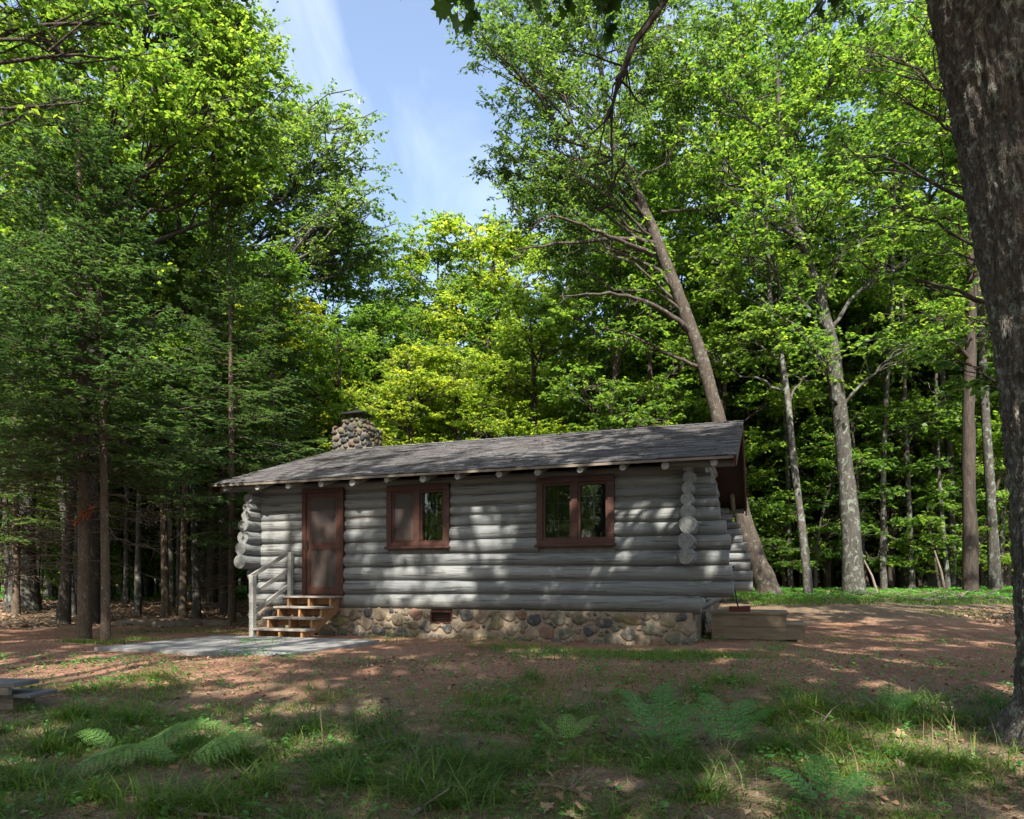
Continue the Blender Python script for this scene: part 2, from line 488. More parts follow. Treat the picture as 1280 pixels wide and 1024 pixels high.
M['blue_tarp'] = simple('blue_tarp', (.012, .11, .52), (.03, .24, .80), (3, 3, 3), 3, .5, bs=.6, bd=.05)
M['pale_panel'] = simple('pale_metal_panel', (.33, .35, .40), (.44, .46, .50), (1, 1, 3), 3, .6, bs=0)
M['dark_panel'] = simple('green_shed_wall', (.05, .09, .075), (.08, .12, .10), (1, 1, 3), 3, .7, bs=0)
M['curtain'] = simple('curtain', (.04, .04, .04), (.09, .09, .085), (30, 1, 1), 2, .9, bs=.8, bd=.01)
M['room'] = simple('dark_room_boards', (.03, .024, .02), (.05, .04, .032), (2, 2, 8), 2, .9)

def stone_mat(k=1.0, smear=True):
    m, t, b = new_mat('field_stone')
    g = t.nodes.new('ShaderNodeNewGeometry')
    r = ramp(t, [(0, (.080, .080, .078)), (.16, (.105, .105, .085)), (.3, (.165, .13, .098)), (.45, (.10, .085, .06)), (.6, (.18, .15, .118)),
                 (.75, (.14, .085, .065)), (.83, (.050, .053, .060)), (1, (.15, .14, .10))], 'CONSTANT')
    t.links.new(g.outputs['Random Per Island'], r.inputs['Fac'])
    n = noise(t, coords(t, (1, 1, 1)), 17, 6, .7)
    rr = ramp(t, [(.3, (.62, .62, .62)), (.7, (1.35, 1.32, 1.25))]); t.links.new(n, rr.inputs['Fac'])
    col = mixc(t, r.outputs['Color'], rr.outputs['Color'], 1.0, 'MULTIPLY')
    mo = ramp(t, [(.56, (0, 0, 0)), (.68, (.8, .8, .8))]); t.links.new(noise(t, coords(t, (1, 1, 1)), 1.6, 5, .65), mo.inputs['Fac'])
    col = mixc(t, col, (.16, .16, .06), mo.outputs['Color'])
    if smear:
        sm = ramp(t, [(.50, (0, 0, 0)), (.60, (.85, .85, .85))]); t.links.new(noise(t, coords(t, (1, 1, 1)), 5.5, 6, .7), sm.inputs['Fac'])
        col = mixc(t, col, (.20, .155, .115), sm.outputs['Color'])
    col = mixc(t, col, (k, k, k * .97), 1.0, 'MULTIPLY')
    t.links.new(col, b.inputs['Base Color'])
    b.inputs['Roughness'].default_value = .85
    b.inputs['Specular IOR Level'].default_value = .25
    bump(t, b, n, .6, .012)
    return m
M['stone'] = stone_mat(1.0)
M['stone_dark'] = stone_mat(.62, False)

def glass_mat():
    m, t, b = new_mat('window_glass')
    t.nodes.remove(b)
    gl = t.nodes.new('ShaderNodeBsdfGlossy'); gl.inputs['Roughness'].default_value = .03; gl.inputs['Color'].default_value = (.9, .93, .95, 1)
    tr = t.nodes.new('ShaderNodeBsdfTransparent'); tr.inputs['Color'].default_value = (.55, .58, .58, 1)
    lw = t.nodes.new('ShaderNodeFresnel'); lw.inputs['IOR'].default_value = 1.8
    nz = N(t, 'ShaderNodeBump', Strength=.12, Distance=.02); t.links.new(noise(t, coords(t, (2, 2, 2)), 2.0, 2), nz.inputs['Height'])
    t.links.new(nz.outputs[0], gl.inputs['Normal'])
    mx = t.nodes.new('ShaderNodeMixShader')
    t.links.new(lw.outputs[0], mx.inputs[0]); t.links.new(tr.outputs[0], mx.inputs[1]); t.links.new(gl.outputs[0], mx.inputs[2])
    t.links.new(mx.outputs[0], t.nodes['Material Output'].inputs['Surface'])
    return m
M['glass'] = glass_mat()

def screen_mat():
    m, t, b = new_mat('insect_screen')
    b.inputs['Roughness'].default_value = .6
    r = ramp(t, [(.35, (.032, .026, .024)), (.7, (.085, .060, .050))]); t.links.new(noise(t, coords(t, (2, 2, 2)), 1.4, 3), r.inputs['Fac'])
    t.links.new(r.outputs[0], b.inputs['Base Color'])
    tr = t.nodes.new('ShaderNodeBsdfTransparent'); mx = t.nodes.new('ShaderNodeMixShader'); mx.inputs[0].default_value = .28
    t.links.new(b.outputs[0], mx.inputs[1]); t.links.new(tr.outputs[0], mx.inputs[2])
    t.links.new(mx.outputs[0], t.nodes['Material Output'].inputs['Surface'])
    return m
M['screen'] = screen_mat()

# ------------------------------------------------------------------ ground
def axis(a, b, fine0, fine1, n_f, n_c):
    return np.unique(np.concatenate([np.linspace(fine0, fine1, n_f), fine0 - (fine0 - a) * np.linspace(0, 1, n_c) ** 1.7, fine1 + (b - fine1) * np.linspace(0, 1, n_c) ** 1.7]))
gx = axis(-220, 220, -11, 11, 180, 50)
gy = axis(-120, 260, 2, 26, 200, 50)
GX, GY = np.meshgrid(gx, gy)
rg = R(1)
GZ = ground_h(GX, GY)
for i in range(GZ.shape[0]):
    pass
GZ = GZ + rg.normal(0, .006, GZ.shape) * (np.abs(GX) < 12) * (GY > 1) * (GY < 27)
V = np.stack([GX.ravel(), GY.ravel(), GZ.ravel()], axis=1)
nx, ny = len(gx), len(gy)
ii = np.arange(nx * ny).reshape(ny, nx)
F = np.stack([ii[:-1, :-1], ii[:-1, 1:], ii[1:, 1:], ii[1:, :-1]], axis=-1).reshape(-1, 4)
g_o = link('ground', mesh_np('ground', V, [F], M['ground'], True))
tag(g_o, kind='structure')

# ------------------------------------------------------------------ cabin
CAB = (-5.11, 14.28, 0.0)
CROT = -math.atan2(.333, .943)
LEN, DEP = 8.49, 7.45
SILL = 0.54
cabin = empty('log_cabin', CAB, CROT)
tag(cabin, 'low grey painted log cabin on a fieldstone foundation in the clearing', 'cabin')
EAVE_Z, OV_F, OV_S = 2.97, .56, .72
SLOPE = (4.39 - EAVE_Z) / (DEP / 2 + OV_F)
def roof_z(b):
    return EAVE_Z + SLOPE * (min(b, DEP - b) + OV_F)

# log rows: (z0, z1)
seams = [.54, .815, 1.065, 1.32, 1.56, 1.80, 2.04, 2.25, 2.43, 2.62, 2.80, 2.97]
rows = list(zip(seams[:-1], seams[1:]))
proj = [.18, .58, .60, .62, .55, .50, .44, .38, .32, .28, .24]     # how far the crossing log ends stick out
def log_mesh(parts, p0, p1, rad, seed, end0=.9, end1=.9, S=16, oval=1.0):
    """irregular painted log from p0 to p1, both ends sawn and slightly rounded"""
    r = R(seed)
    p0 = np.array(p0, float); p1 = np.array(p1, float)
    Ln = np.linalg.norm(p1 - p0); d = (p1 - p0) / Ln
    K = max(6, int(Ln / .16) + 2)
    s = np.linspace(0, 1, K)
    s = np.concatenate([[0, 0, .012 / Ln + .02 / Ln], s[1:-1] * .96 + .02, [1 - .03 / Ln, 1, 1]])
    K = len(s)
    rr = np.ones(K) * rad
    ph = r.uniform(0, 6.28, 4)
    rr *= 1 + .045 * np.sin(s * Ln * 1.1 + ph[0]) + .022 * np.sin(s * Ln * 3.7 + ph[1])
    rr *= 1 + r.uniform(-.07, .07) * (s - .5) * 2 * min(1, Ln / 4)
    rr[0] *= .02; rr[1] *= .90; rr[-1] *= .02; rr[-2] *= .90
    for _k in range(r.integers(1, 4)):
        kp = r.uniform(.05, .95); rr *= 1 + .05 * np.exp(-((s - kp) * Ln / .09) ** 2)
    side = np.array([-d[1], d[0], 0.0]); up = np.array([0, 0, 1.0])
    off_z = .010 * np.sin(s * Ln * .8 + ph[2]); off_s = .012 * np.sin(s * Ln * .9 + ph[3])
    a = 2 * PI * np.arange(S) / S
    kn = 1 + .03 * np.sin(a * 3 + ph[0])[None] * np.sin(s * 9 + ph[1])[:, None]
    c = p0[None] + s[:, None] * Ln * d[None] + off_z[:, None] * up + off_s[:, None] * side
    Vv = c[:, None] + (rr[:, None] * kn)[..., None] * (np.cos(a)[None, :, None] * side + oval * np.sin(a)[None, :, None] * up)
    idx = np.arange(K * S).reshape(K, S)
    q = np.stack([idx[:-1], np.roll(idx, -1, 1)[:-1], np.roll(idx, -1, 1)[1:], idx[1:]], axis=-1).reshape(-1, 4)
    parts.append((Vv.reshape(-1, 3), q))

def openings(z0, z1, ops):
    zc = (z0 + z1) / 2
    return sorted((a, b) for (a, b, lo, hi) in ops if lo - .02 < zc < hi + .02)

def wall(name, axis_, fixed, length, ops, seed, e0, e1, hi_rows=None):
    parts = []
    rj = R(seed * 17 + 3)
    for i, (z0, z1) in enumerate(rows):
        rad = (z1 - z0) / 2 * (1.10 if axis_ == 'x' else 1.17)
        zc = (z0 + z1) / 2
        ov = 1.0
        s0, s1 = -e0[i] + rj.uniform(-.035, .035), length + e1[i] + rj.uniform(-.04, .04)
        cuts = [s0]
        for (a, b) in openings(z0, z1, ops): cuts += [a, b]
        cuts.append(s1)
        for k in range(0, len(cuts), 2):
            a, b = cuts[k], cuts[k + 1]
            if axis_ == 'x': p0, p1 = (a, fixed, zc), (b, fixed, zc)
            else: p0, p1 = (fixed, a, zc), (fixed, b, zc)
            log_mesh(parts, p0, p1, rad * 1.0, seed * 100 + i * 7 + k, .93, .93)
    if hi_rows:
        for j, (a, b, z, rad) in enumerate(hi_rows):
            log_mesh(parts, (fixed, a, z), (fixed, b, z), rad, seed * 100 + 90 + j)
    Vw, Fw = merge(parts)
    # merge() groups by polygon size; all quads here
    me_ = mesh_np(name, Vw, Fw, M['log' if axis_ == 'x' else 'log_y'], True)
    me_.set_sharp_from_angle(angle=math.radians(42))
    return link(name, me_, cabin)

W1 = (3.00, 4.24, 1.70, 2.81)
W2 = (5.94, 7.25, 1.69, 2.82)
DR = (1.13, 2.03, .80, 2.84)
e_r = [.18, .68, .66, .64, .60, .55, .50, .45, .38, .32, .22]
e_l = [.10, .12, .20, .26, .28, .30, .28, .26, .22, .18, .15]
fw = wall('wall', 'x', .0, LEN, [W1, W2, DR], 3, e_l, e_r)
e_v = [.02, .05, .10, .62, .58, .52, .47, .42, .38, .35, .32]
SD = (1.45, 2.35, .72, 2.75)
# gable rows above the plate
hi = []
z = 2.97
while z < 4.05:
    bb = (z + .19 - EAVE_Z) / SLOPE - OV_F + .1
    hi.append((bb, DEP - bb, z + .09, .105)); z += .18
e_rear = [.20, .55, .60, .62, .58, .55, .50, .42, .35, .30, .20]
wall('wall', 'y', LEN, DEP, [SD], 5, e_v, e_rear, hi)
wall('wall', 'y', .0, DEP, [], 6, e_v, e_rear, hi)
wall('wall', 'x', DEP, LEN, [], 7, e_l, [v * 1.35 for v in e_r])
# chinking between the logs = solid core panels with real openings
mb = MB()
def panel_x(b0, b1, ops, z0, z1, a0=0.0, a1=LEN):
    xs = sorted(set([a0, a1] + [v for o in ops for v in o[:2]]))
    for i in range(len(xs) - 1):
        xm = (xs[i] + xs[i + 1]) / 2
        hole = [o for o in ops if o[0] < xm < o[1]]
        if hole:
            o = hole[0]
            if o[2] > z0: mb.box(xs[i], xs[i+1], b0, b1, z0, o[2])
            if o[3] < z1: mb.box(xs[i], xs[i+1], b0, b1, o[3], z1)
        else: mb.box(xs[i], xs[i+1], b0, b1, z0, z1)
panel_x(-.055, .06, [DR, W1, W2], SILL + .02, 2.95)
mb.box(0, LEN, DEP - .06, DEP + .055, SILL + .02, 2.95)
for fx in (0.0, LEN):
    if fx > 1:
        mb.box(fx - .06, fx + .055, .061, SD[0], SILL + .02, 2.95)
        mb.box(fx - .06, fx + .055, SD[1], DEP - .061, SILL + .02, 2.95)
        mb.box(fx - .06, fx + .055, SD[0], SD[1], SILL + .02, SD[2])
        mb.box(fx - .06, fx + .055, SD[0], SD[1], SD[3], 2.95)
    else:
        mb.box(fx - .055, fx + .06, .061, DEP - .061, SILL + .02, 2.95)
    zt = roof_z(DEP / 2) - .14
    x0, x1 = fx - .05, fx + .05
    b0 = .30
    mb.add([(x0, b0, 2.96), (x0, DEP - b0, 2.96), (x0, DEP / 2, zt), (x1, b0, 2.96), (x1, DEP - b0, 2.96), (x1, DEP / 2, zt)],
           [(0, 2, 1), (3, 4, 5), (0, 1, 4, 3), (1, 2, 5, 4), (2, 0, 3, 5)])
mb.build('chinking', M['chink'], cabin)
# rotted cut-back log butts at the front right corner
parts = []
for (zc, rad, a) in ((.70, .11, .20), (.93, .12, .05)):
    log_mesh(parts, (LEN + .03, -.12, zc), (LEN + .03, .6, zc), rad, int(zc * 100))
Vw, Fw = merge(parts)
link('log_butt', mesh_np('log_butt', Vw, Fw, M['log'], True), cabin)
# floor and room behind the windows
mb = MB()
mb.box(.12, LEN - .12, .12, DEP - .12, .62, .70)
mb.box(.12, LEN - .12, 3.4, 3.5, .705, 2.90)
mb.build('floor', M['room'], cabin)

# foundation: mortar core + field stones set in it
def stones(parts, a0, a1, z0, z1, place, seed, rmin=.028, rmax=.12, n=14000, depth=.024):
    r = R(seed)
    P = []
    n = int(n * min(1.0, (a1 - a0) / 4))
    for k in range(n):
        rad = rmax - (rmax - rmin) * min(1, k / (n * .55)) * r.uniform(.75, 1)
        x = r.uniform(a0 + rad * .6, a1 - rad * .6); z = r.uniform(z0 + rad * .5, z1 - rad * .72)
        if all(((x - q[0]) / 1.12) ** 2 + (z - q[1]) ** 2 > (rad + q[2]) ** 2 * .98 for q in P):
            P.append((x, z, rad))
    for (x, z, rad) in P:
        S, Kk = 13, 4
        ph = r.uniform(0, 6.28, 5)
        a = 2 * PI * np.arange(S) / S
        rim = (1 + .10 * np.sin(2 * a + ph[0]) + .10 * np.sin(3 * a + ph[1]) + .06 * np.sin(5 * a + ph[2])) * (1 / np.maximum(np.abs(np.cos(a + ph[4])), np.abs(np.sin(a + ph[4])))) ** .45
        sx_ = rad * r.uniform(1.0, 1.22); sz_ = rad * r.uniform(.78, .98); rot = r.uniform(-.35, .35)
        vs = []
        for j, (rf, df) in enumerate(((1.0, -.02), (.97, .45 * depth), (.78, .82 * depth), (.42, 1.0 * depth), (.02, 1.04 * depth))):
            u = np.cos(a) * sx_ * rim * rf; w = np.sin(a) * sz_ * rim * rf
            uu = u * math.cos(rot) - w * math.sin(rot); ww = u * math.sin(rot) + w * math.cos(rot)
            dd = np.full(S, df) + (.006 * np.sin(3 * a + ph[3]) if 0 < j < 4 else 0)
            vs.append(place(x + uu, z + ww, dd))
        vs = np.concatenate(vs)
        idx = np.arange(5 * S).reshape(5, S)
        q = np.stack([idx[:-1], np.roll(idx, -1, 1)[:-1], np.roll(idx, -1, 1)[1:], idx[1:]], axis=-1).reshape(-1, 4)
        parts.append((vs, q))
mb = MB()
VT = (3.89, 4.33, .29, .52)
a0, a1 = -.02, LEN + .05
fb0 = -.14
xs = [a0, VT[0], VT[1], a1]
mb.box(a0, VT[0], fb0, .16, -.25, SILL + .005); mb.box(VT[1], a1, fb0, .16, -.25, SILL + .005)
mb.box(VT[0], VT[1], fb0, .16, -.25, VT[2])
mb.box(VT[0], VT[1], -.02, .16, VT[2], SILL)
mb.box(LEN - .2, a1, .16, DEP + .1, -.25, SILL); mb.box(a0, .2, .16, DEP + .1, -.25, SILL)
mb.box(.2, LEN - .2, DEP - .2, DEP + .1, -.25, SILL)
fo = mb.build('foundation', M['mortar'], cabin)
parts = []
def pl_front(u, w, d): return np.stack([u, fb0 - d, w], axis=1)
stones(parts, a0, VT[0] - .02, -.02, SILL, pl_front, 11)
stones(parts, VT[1] + .02, a1 - .01, -.02, SILL, pl_front, 12)
stones(parts, VT[0], VT[1], -.02, VT[2], pl_front, 13, .045, .08)
stones(parts, 0, DEP, 0, SILL, lambda u, w, d: np.stack([a1 + d, u, w], axis=1), 14, n=3500)
stones(parts, 0, DEP, 0, SILL, lambda u, w, d: np.stack([a0 - d, u, w], axis=1), 15, n=2500)
Vs, Fs = merge(parts)
link('field_stones', mesh_np('field_stones', Vs, Fs, M['stone'], True), fo)
vt = MB()
for (x0, x1, z0, z1) in ((VT[0], VT[1], VT[3] - .03, VT[3]), (VT[0], VT[1], VT[2], VT[2] + .03), (VT[0], VT[0] + .03, VT[2] + .03, VT[3] - .03), (VT[1] - .03, VT[1], VT[2] + .03, VT[3] - .03)):
    vt.box(x0, x1, -.155, -.05, z0 + .001, z1 - .001)
for k in range(5):
    z_ = VT[2] + .045 + k * .03
    vt.beam((VT[0] + .03, -.09, z_), (VT[1] - .03, -.09, z_), .05, .006, (0, .5, 1))
vt.build('vent', M['brown'], fo)

# roof: deck slabs, shingle courses, fascia, rafter tails
roof = empty('roof', parent=cabin)
mb = MB()
A0, A1 = -OV_S, LEN + OV_S
TH = .035
RID = (DEP / 2, roof_z(DEP / 2))
for (bE, sg) in ((-OV_F, 1), (DEP + OV_F, -1)):
    zE = EAVE_Z
    vs = [(A0, bE, zE - TH), (A1, bE, zE - TH), (A1, RID[0], RID[1] - TH), (A0, RID[0], RID[1] - TH),
          (A0, bE, zE), (A1, bE, zE), (A1, RID[0], RID[1]), (A0, RID[0], RID[1])]
    mb.add(vs, [(0,1,2,3),(7,6,5,4),(0,4,5,1),(1,5,6,2),(2,6,7,3),(3,7,4,0)])
mb.build('roof_deck', M['soffit'], roof)
rs = R(21)
sv, sf = [], []
slope_len = math.hypot(DEP / 2 + OV_F, RID[1] - EAVE_Z)
cs, sn = (DEP / 2 + OV_F) / slope_len, (RID[1] - EAVE_Z) / slope_len
course, k = .135, 0
for side in (0, 1):
    n_c = int(slope_len / course) + 1
    for c in range(n_c):
        s0 = c * course - .02
        x = A0 - .03 + (c % 2) * .11 + rs.uniform(-.03, .03)
        x = A0 - .03
        first = True
        wave = rs.uniform(-.004, .004)
        while x < A1 + .03:
            w = rs.uniform(.13, .34)
            x1 = min(x + w, A1 + .03)
            if x1 - x < .05: break
            lift = .020 + rs.uniform(0, .011) + wave
            lo = s0 + rs.uniform(-.006, .006); hi_ = min(s0 + course * 1.35, slope_len + .01)
            zt = .004
            def pt(xx, s, h):
                b = -OV_F + s * cs - h * sn; z_ = EAVE_Z + s * sn + h * cs
                if side: b = DEP - b
                return (xx, b, z_)
            dz = rs.uniform(-.002, .002)
            n0 = len(sv)
            sv += [pt(x + .002, lo, lift - .013), pt(x1 - .002, lo, lift - .013 + dz), pt(x1 - .002, hi_, zt + .004), pt(x + .002, hi_, zt + .004),
                   pt(x + .002, lo, lift), pt(x1 - .002, lo, lift + dz), pt(x1 - .002, hi_, zt + .009), pt(x + .002, hi_, zt + .009)]
            for f in ((0,1,2,3),(7,6,5,4),(0,4,5,1),(1,5,6,2),(3,0,4,7)[::1],):
                sf.append(tuple(i + n0 for i in f))
            x = x1
# ridge caps
x = A0 - .03
while x < A1 + .02:
    n0 = len(sv)
    for (xx, h) in ((x, .030), (x + .24, .018)):
        for b_ in (-.15, 0, .15):
            sv.append((min(xx, A1 + .03), RID[0] + b_, RID[1] + h + .01 - abs(b_) * SLOPE))
    sf += [(n0, n0 + 1, n0 + 4, n0 + 3), (n0 + 1, n0 + 2, n0 + 5, n0 + 4)]
    n0 = len(sv)
    x += .2
me = bpy.data.meshes.new('shingles'); me.from_pydata(sv, [], sf); me.materials.append(M['shingle'])
link('shingles', me, roof)
# fascia / drip board along eaves and rakes
mb = MB()
mb.box(A0, A1, -OV_F - .020, -OV_F - .002, EAVE_Z - .045, EAVE_Z - .004)
mb.build('eave_board', M['old_wood'], roof)
mb = MB(); mb.box(A0, A1, DEP + OV_F + .002, DEP + OV_F + .022, EAVE_Z - .045, EAVE_Z - .004)
mb.build('eave_board', M['old_wood'], roof)
for xx in (A0, A1):
    mb = MB()
    for sgn in (0, 1):
        a = (xx, -OV_F - .02, EAVE_Z - .09) if not sgn else (xx, DEP + OV_F + .02, EAVE_Z - .09)
        mb.beam(a, (xx, RID[0], RID[1] - .085), .035, .17)
    mb.build('rake_board', M['brown'], roof)
# sheathing boards under the overhang at the gables (lookouts)
for xx in (A0 + .04, A1 - .04):
    for b_ in (-.30, RID[0], DEP + .30):
        mb = MB()
        x_in = .3 if xx < 1 else LEN - .3
        zc = roof_z(b_) - .14
        mb.tube([(x_in, b_, zc), (xx, b_, zc)], .075, 12)
        mb.build('purlin', M['log'], roof, True)
mb = MB(); mb.tube([(A1 - .042, -.30, roof_z(-.30) - .14), (A1 - .030, -.30, roof_z(-.30) - .14)], .074, 12)
mb.build('purlin_end', M['raw_wood'], roof, True)
n_t = 14
for side in (0, 1):
    for k in range(n_t):
        a = -.38 + k * (LEN + .80) / (n_t - 1)
        rt = R(60 + k)
        rad = .056 + rt.uniform(-.006, .012)
        a += rt.uniform(-.04, .04)
        be = -OV_F + .035; bi = .55
        z0 = EAVE_Z + SLOPE * (be + OV_F) - TH - rad - .012; z1 = EAVE_Z + SLOPE * (bi + OV_F) - TH - rad - .012
        if side: be, bi = DEP - be, DEP - bi
        mb = MB(); mb.tube([(a, be, z0), (a, be + (.01 if not side else -.01), z0), (a, bi, z1)], [rad * .9, rad, rad], 12)
        mb.build('rafter_tail', M['tail_paint'], roof, True)

# chimney on the left end of the ridge
CX, CB = -.18, RID[0] + .25
ch = MB()
ch.box(CX - .52, CX + .44, CB - .36, CB + .42, 2.6, 4.92)
ch.box(CX - .26, CX + .26, CB - .27, CB + .27, 4.9, 5.12)
cho = ch.build('chimney', M['chink'], roof)
parts = []
for (x0, x1, b0, b1, z0, z1) in ((CX - .52, CX + .44, CB - .36, CB + .42, 3.9, 4.95), (CX - .26, CX + .26, CB - .27, CB + .27, 4.92, 5.13)):
    kw = dict(rmin=.028, rmax=.082 if z0 < 4.5 else .07, n=14000, depth=.06)
    stones(parts, x0, x1, z0, z1 + .05, lambda u, w, d: np.stack([u, b0 - d + .01, w], axis=1), int(z0 * 10), **kw)
    stones(parts, x0, x1, z0, z1 + .05, lambda u, w, d: np.stack([u, b1 + d - .01, w], axis=1), int(z0 * 10) + 1, **kw)
    stones(parts, b0, b1, z0, z1 + .05, lambda u, w, d: np.stack([x1 + d - .01, u, w], axis=1), int(z0 * 10) + 2, **kw)
    stones(parts, b0, b1, z0, z1 + .05, lambda u, w, d: np.stack([x0 - d + .01, u, w], axis=1), int(z0 * 10) + 3, **kw)
stones(parts, CX - .5, CX + .42, CB - .34, CB + .4, lambda u, w, d: np.stack([u, w, 4.91 + d], axis=1), 88, rmin=.07, rmax=.14, n=6000, depth=.10)
Vs, Fs = merge(parts)
link('field_stones', mesh_np('field_stones', Vs, Fs, M['stone_dark'], True), cho)
cp = MB()
for (sx_, sy_) in ((-1, -1), (1, -1), (1, 1), (-1, 1)):
    cp.box(CX + sx_ * .2 - .015, CX + sx_ * .2 + .015, CB + sy_ * .2 - .015, CB + sy_ * .2 + .015, 5.10, 5.33)
cp.add([(CX - .32, CB - .32, 5.31), (CX + .32, CB - .32, 5.31), (CX + .32, CB + .32, 5.31), (CX - .32, CB + .32, 5.31),
        (CX - .32, CB - .32, 5.335), (CX + .32, CB - .32, 5.335), (CX + .32, CB + .32, 5.335), (CX - .32, CB + .32, 5.335), (CX, CB, 5.46)],
       [(0, 3, 2, 1), (0, 1, 5, 4), (1, 2, 6, 5), (2, 3, 7, 6), (3, 0, 4, 7), (4, 5, 8), (5, 6, 8), (6, 7, 8), (7, 4, 8)])
cp.build('chimney_cap', M['black_metal'], cho)

# windows
def window(W, lab, left_screen):
    a0, a1, z0, z1 = W
    f = MB()
    t = .085
    yo, yi = -.15, .07
    f.box(a0 - .02, a1 + .02, yo, yi, z1 - t, z1 + .02, .006)
    f.box(a0 - .02, a1 + .02, yo, yi, z0, z0 + t * .8, .006)
    f.box(a0 - .02, a0 + t, yo + .003, yi, z0 + t * .8, z1 - t)
    f.box(a1 - t, a1 + .02, yo + .003, yi, z0 + t * .8, z1 - t)
    am = (a0 + a1) / 2
    f.box(am - .05, am + .05, yo + .005, yi, z0 + t * .8, z1 - t)
    wo = f.build('window', M['brown'], cabin)
    wo['label'] = lab
    s = MB(); s.box(a0 - .05, a1 + .05, yo - .03, yo + .05, z0 - .045, z0 - .001, .006); s.build('sill', M['brown'], wo)
    for j, (x0, x1) in enumerate(((a0 + t, am - .05), (am + .05, a1 - t))):
        q = MB(); w = .042
        y0, y1 = -.115, -.075
        Z0, Z1 = z0 + t * .8, z1 - t
        q.box(x0, x1, y0, y1, Z0, Z0 + w); q.box(x0, x1, y0, y1, Z1 - w, Z1)
        q.box(x0, x0 + w, y0, y1, Z0 + w, Z1 - w); q.box(x1 - w, x1, y0, y1, Z0 + w, Z1 - w)
        q.build('sash', M['brown'], wo)
        g = MB(); g.box(x0 + w, x1 - w, -.062, -.057, Z0 + w, Z1 - w); g.build('pane', M['glass'], wo)
        m_ = MB()
        xm = (x0 + x1) / 2
        m_.box(xm - .009, xm + .009, -.054, -.036, Z0 + w, Z1 - w)
        for k in (1, 2):
            zz = Z0 + w + (Z1 - Z0 - 2 * w) * k / 3
            m_.box(x0 + w, xm - .009, -.054, -.036, zz - .009, zz + .009); m_.box(xm + .009, x1 - w, -.054, -.036, zz - .009, zz + .009)
        m_.build('muntin', M['tail_paint'], wo)
        c = MB()
        ww = (x1 - x0) * .30
        xs = (x0 + .01, x0 + ww) if j == 0 else (x1 - ww, x1 - .01)
        nn = 10
        vs = []
        for kk in range(nn + 1):
            xx = xs[0] + (xs[1] - xs[0]) * kk / nn
            yy = .10 + .018 * math.sin(kk * 2.2)
            vs += [(xx, yy, Z0 - .02), (xx, yy, Z1 + .02)]
        c.add(vs, [(2*kk, 2*kk+2, 2*kk+3, 2*kk+1) for kk in range(nn)])
        c.build('curtain', M['curtain'], wo, True)
        if left_screen and j == 0:
            s2 = MB(); s2.box(x0 + w, x1 - w, -.098, -.096, Z0 + w, Z1 - w); s2.build('screen', M['screen'], wo)
window(W1, 'brown double window beside the door, its left sash screened', True)
window(W2, 'brown double window near the right corner of the cabin, both sashes bare glass', False)

# doors
def door(a0, a1, z0, z1, front=True):
    root = cabin
    def P(m_, x0, x1, y0, y1, zz0, zz1, b=0.0):
        if front: m_.box(x0, x1, y0, y1, zz0, zz1, b)
        else: m_.box(LEN - y1, LEN - y0, x0, x1, zz0, zz1, b)
    f = MB()
    P(f, a0 - .015, a0 + .07, -.15, .06, z0, z1 - .07); P(f, a1 - .07, a1 + .015, -.15, .06, z0, z1 - .07)
    P(f, a0 - .015, a1 + .015, -.153, .06, z1 - .07, z1 + .01)
    P(f, a0, a1, -.17, .06, z0 - .055, z0 - .002)
    d = MB()
    X0, X1 = a0 + .075, a1 - .075
    y0, y1 = -.125, -.09
    st = .085
    Z0, Z1 = z0 + .01, z1 - .075
    zm = Z0 + (Z1 - Z0) * .475
    P(d, X0, X0 + st, y0, y1, Z0, Z1); P(d, X1 - st, X1, y0, y1, Z0, Z1)
    P(d, X0 + st, X1 - st, y0, y1, Z0, Z0 + .13); P(d, X0 + st, X1 - st, y0, y1, zm - .06, zm + .07); P(d, X0 + st, X1 - st, y0, y1, Z1 - .09, Z1)
    # rounded corner blocks
    for (zz0, zz1) in ((Z0 + .13, zm - .06), (zm + .07, Z1 - .09)):
        for (cx, sx_) in ((X0 + st, 1), (X1 - st, -1)):
            for (cz, sz_) in ((zz0, 1), (zz1, -1)):
                rr = .11; n = 6
                pts = [(cx - sx_ * .004, cz - sz_ * .004)] + [(cx + sx_ * rr * (1 - math.sin(t_ * PI / 2 / n)), cz + sz_ * rr * (1 - math.cos(t_ * PI / 2 / n))) for t_ in range(n + 1)]
                pts[1] = (cx + sx_ * rr, cz - sz_ * .004); pts[-1] = (cx - sx_ * .004, cz + sz_ * rr)
                vs = [((x, y0 + .003, z_) if front else (LEN - y0 - .003, x, z_)) for (x, z_) in pts] + [((x, y1 - .003, z_) if front else (LEN - y1 + .003, x, z_)) for (x, z_) in pts]
                k = len(pts)
                d.add(vs, [tuple(range(k)), tuple(range(2 * k - 1, k - 1, -1))] + [(i, (i + 1) % k, k + (i + 1) % k, k + i) for i in range(k)])
    do = f.build('door_frame', M['brown'], root)
    dd = d.build('screen_door', M['brown'], root)
    s = MB(); P(s, X0 + st - .01, X1 - st + .01, -.112, -.109, Z0 + .12, Z1 - .08); s.build('screen', M['screen'], dd)
    h = MB(); P(h, X0 + .02, X0 + .05, y0 - .045, y0 - .03, zm - .05, zm + .10); P(h, X0 + .025, X0 + .045, y0 - .03, y0 - .001, zm - .045, zm - .025); P(h, X0 + .025, X0 + .045, y0 - .03, y0 - .001, zm + .075, zm + .095)
    h.build('handle', M['black_metal'], dd)
    b = MB(); P(b, a0 + .01, a1 - .01, -.02, .03, z0, z1 - .02); b.build('inner_door', M['brown'], root)
door(*DR)
door(*SD, front=False)
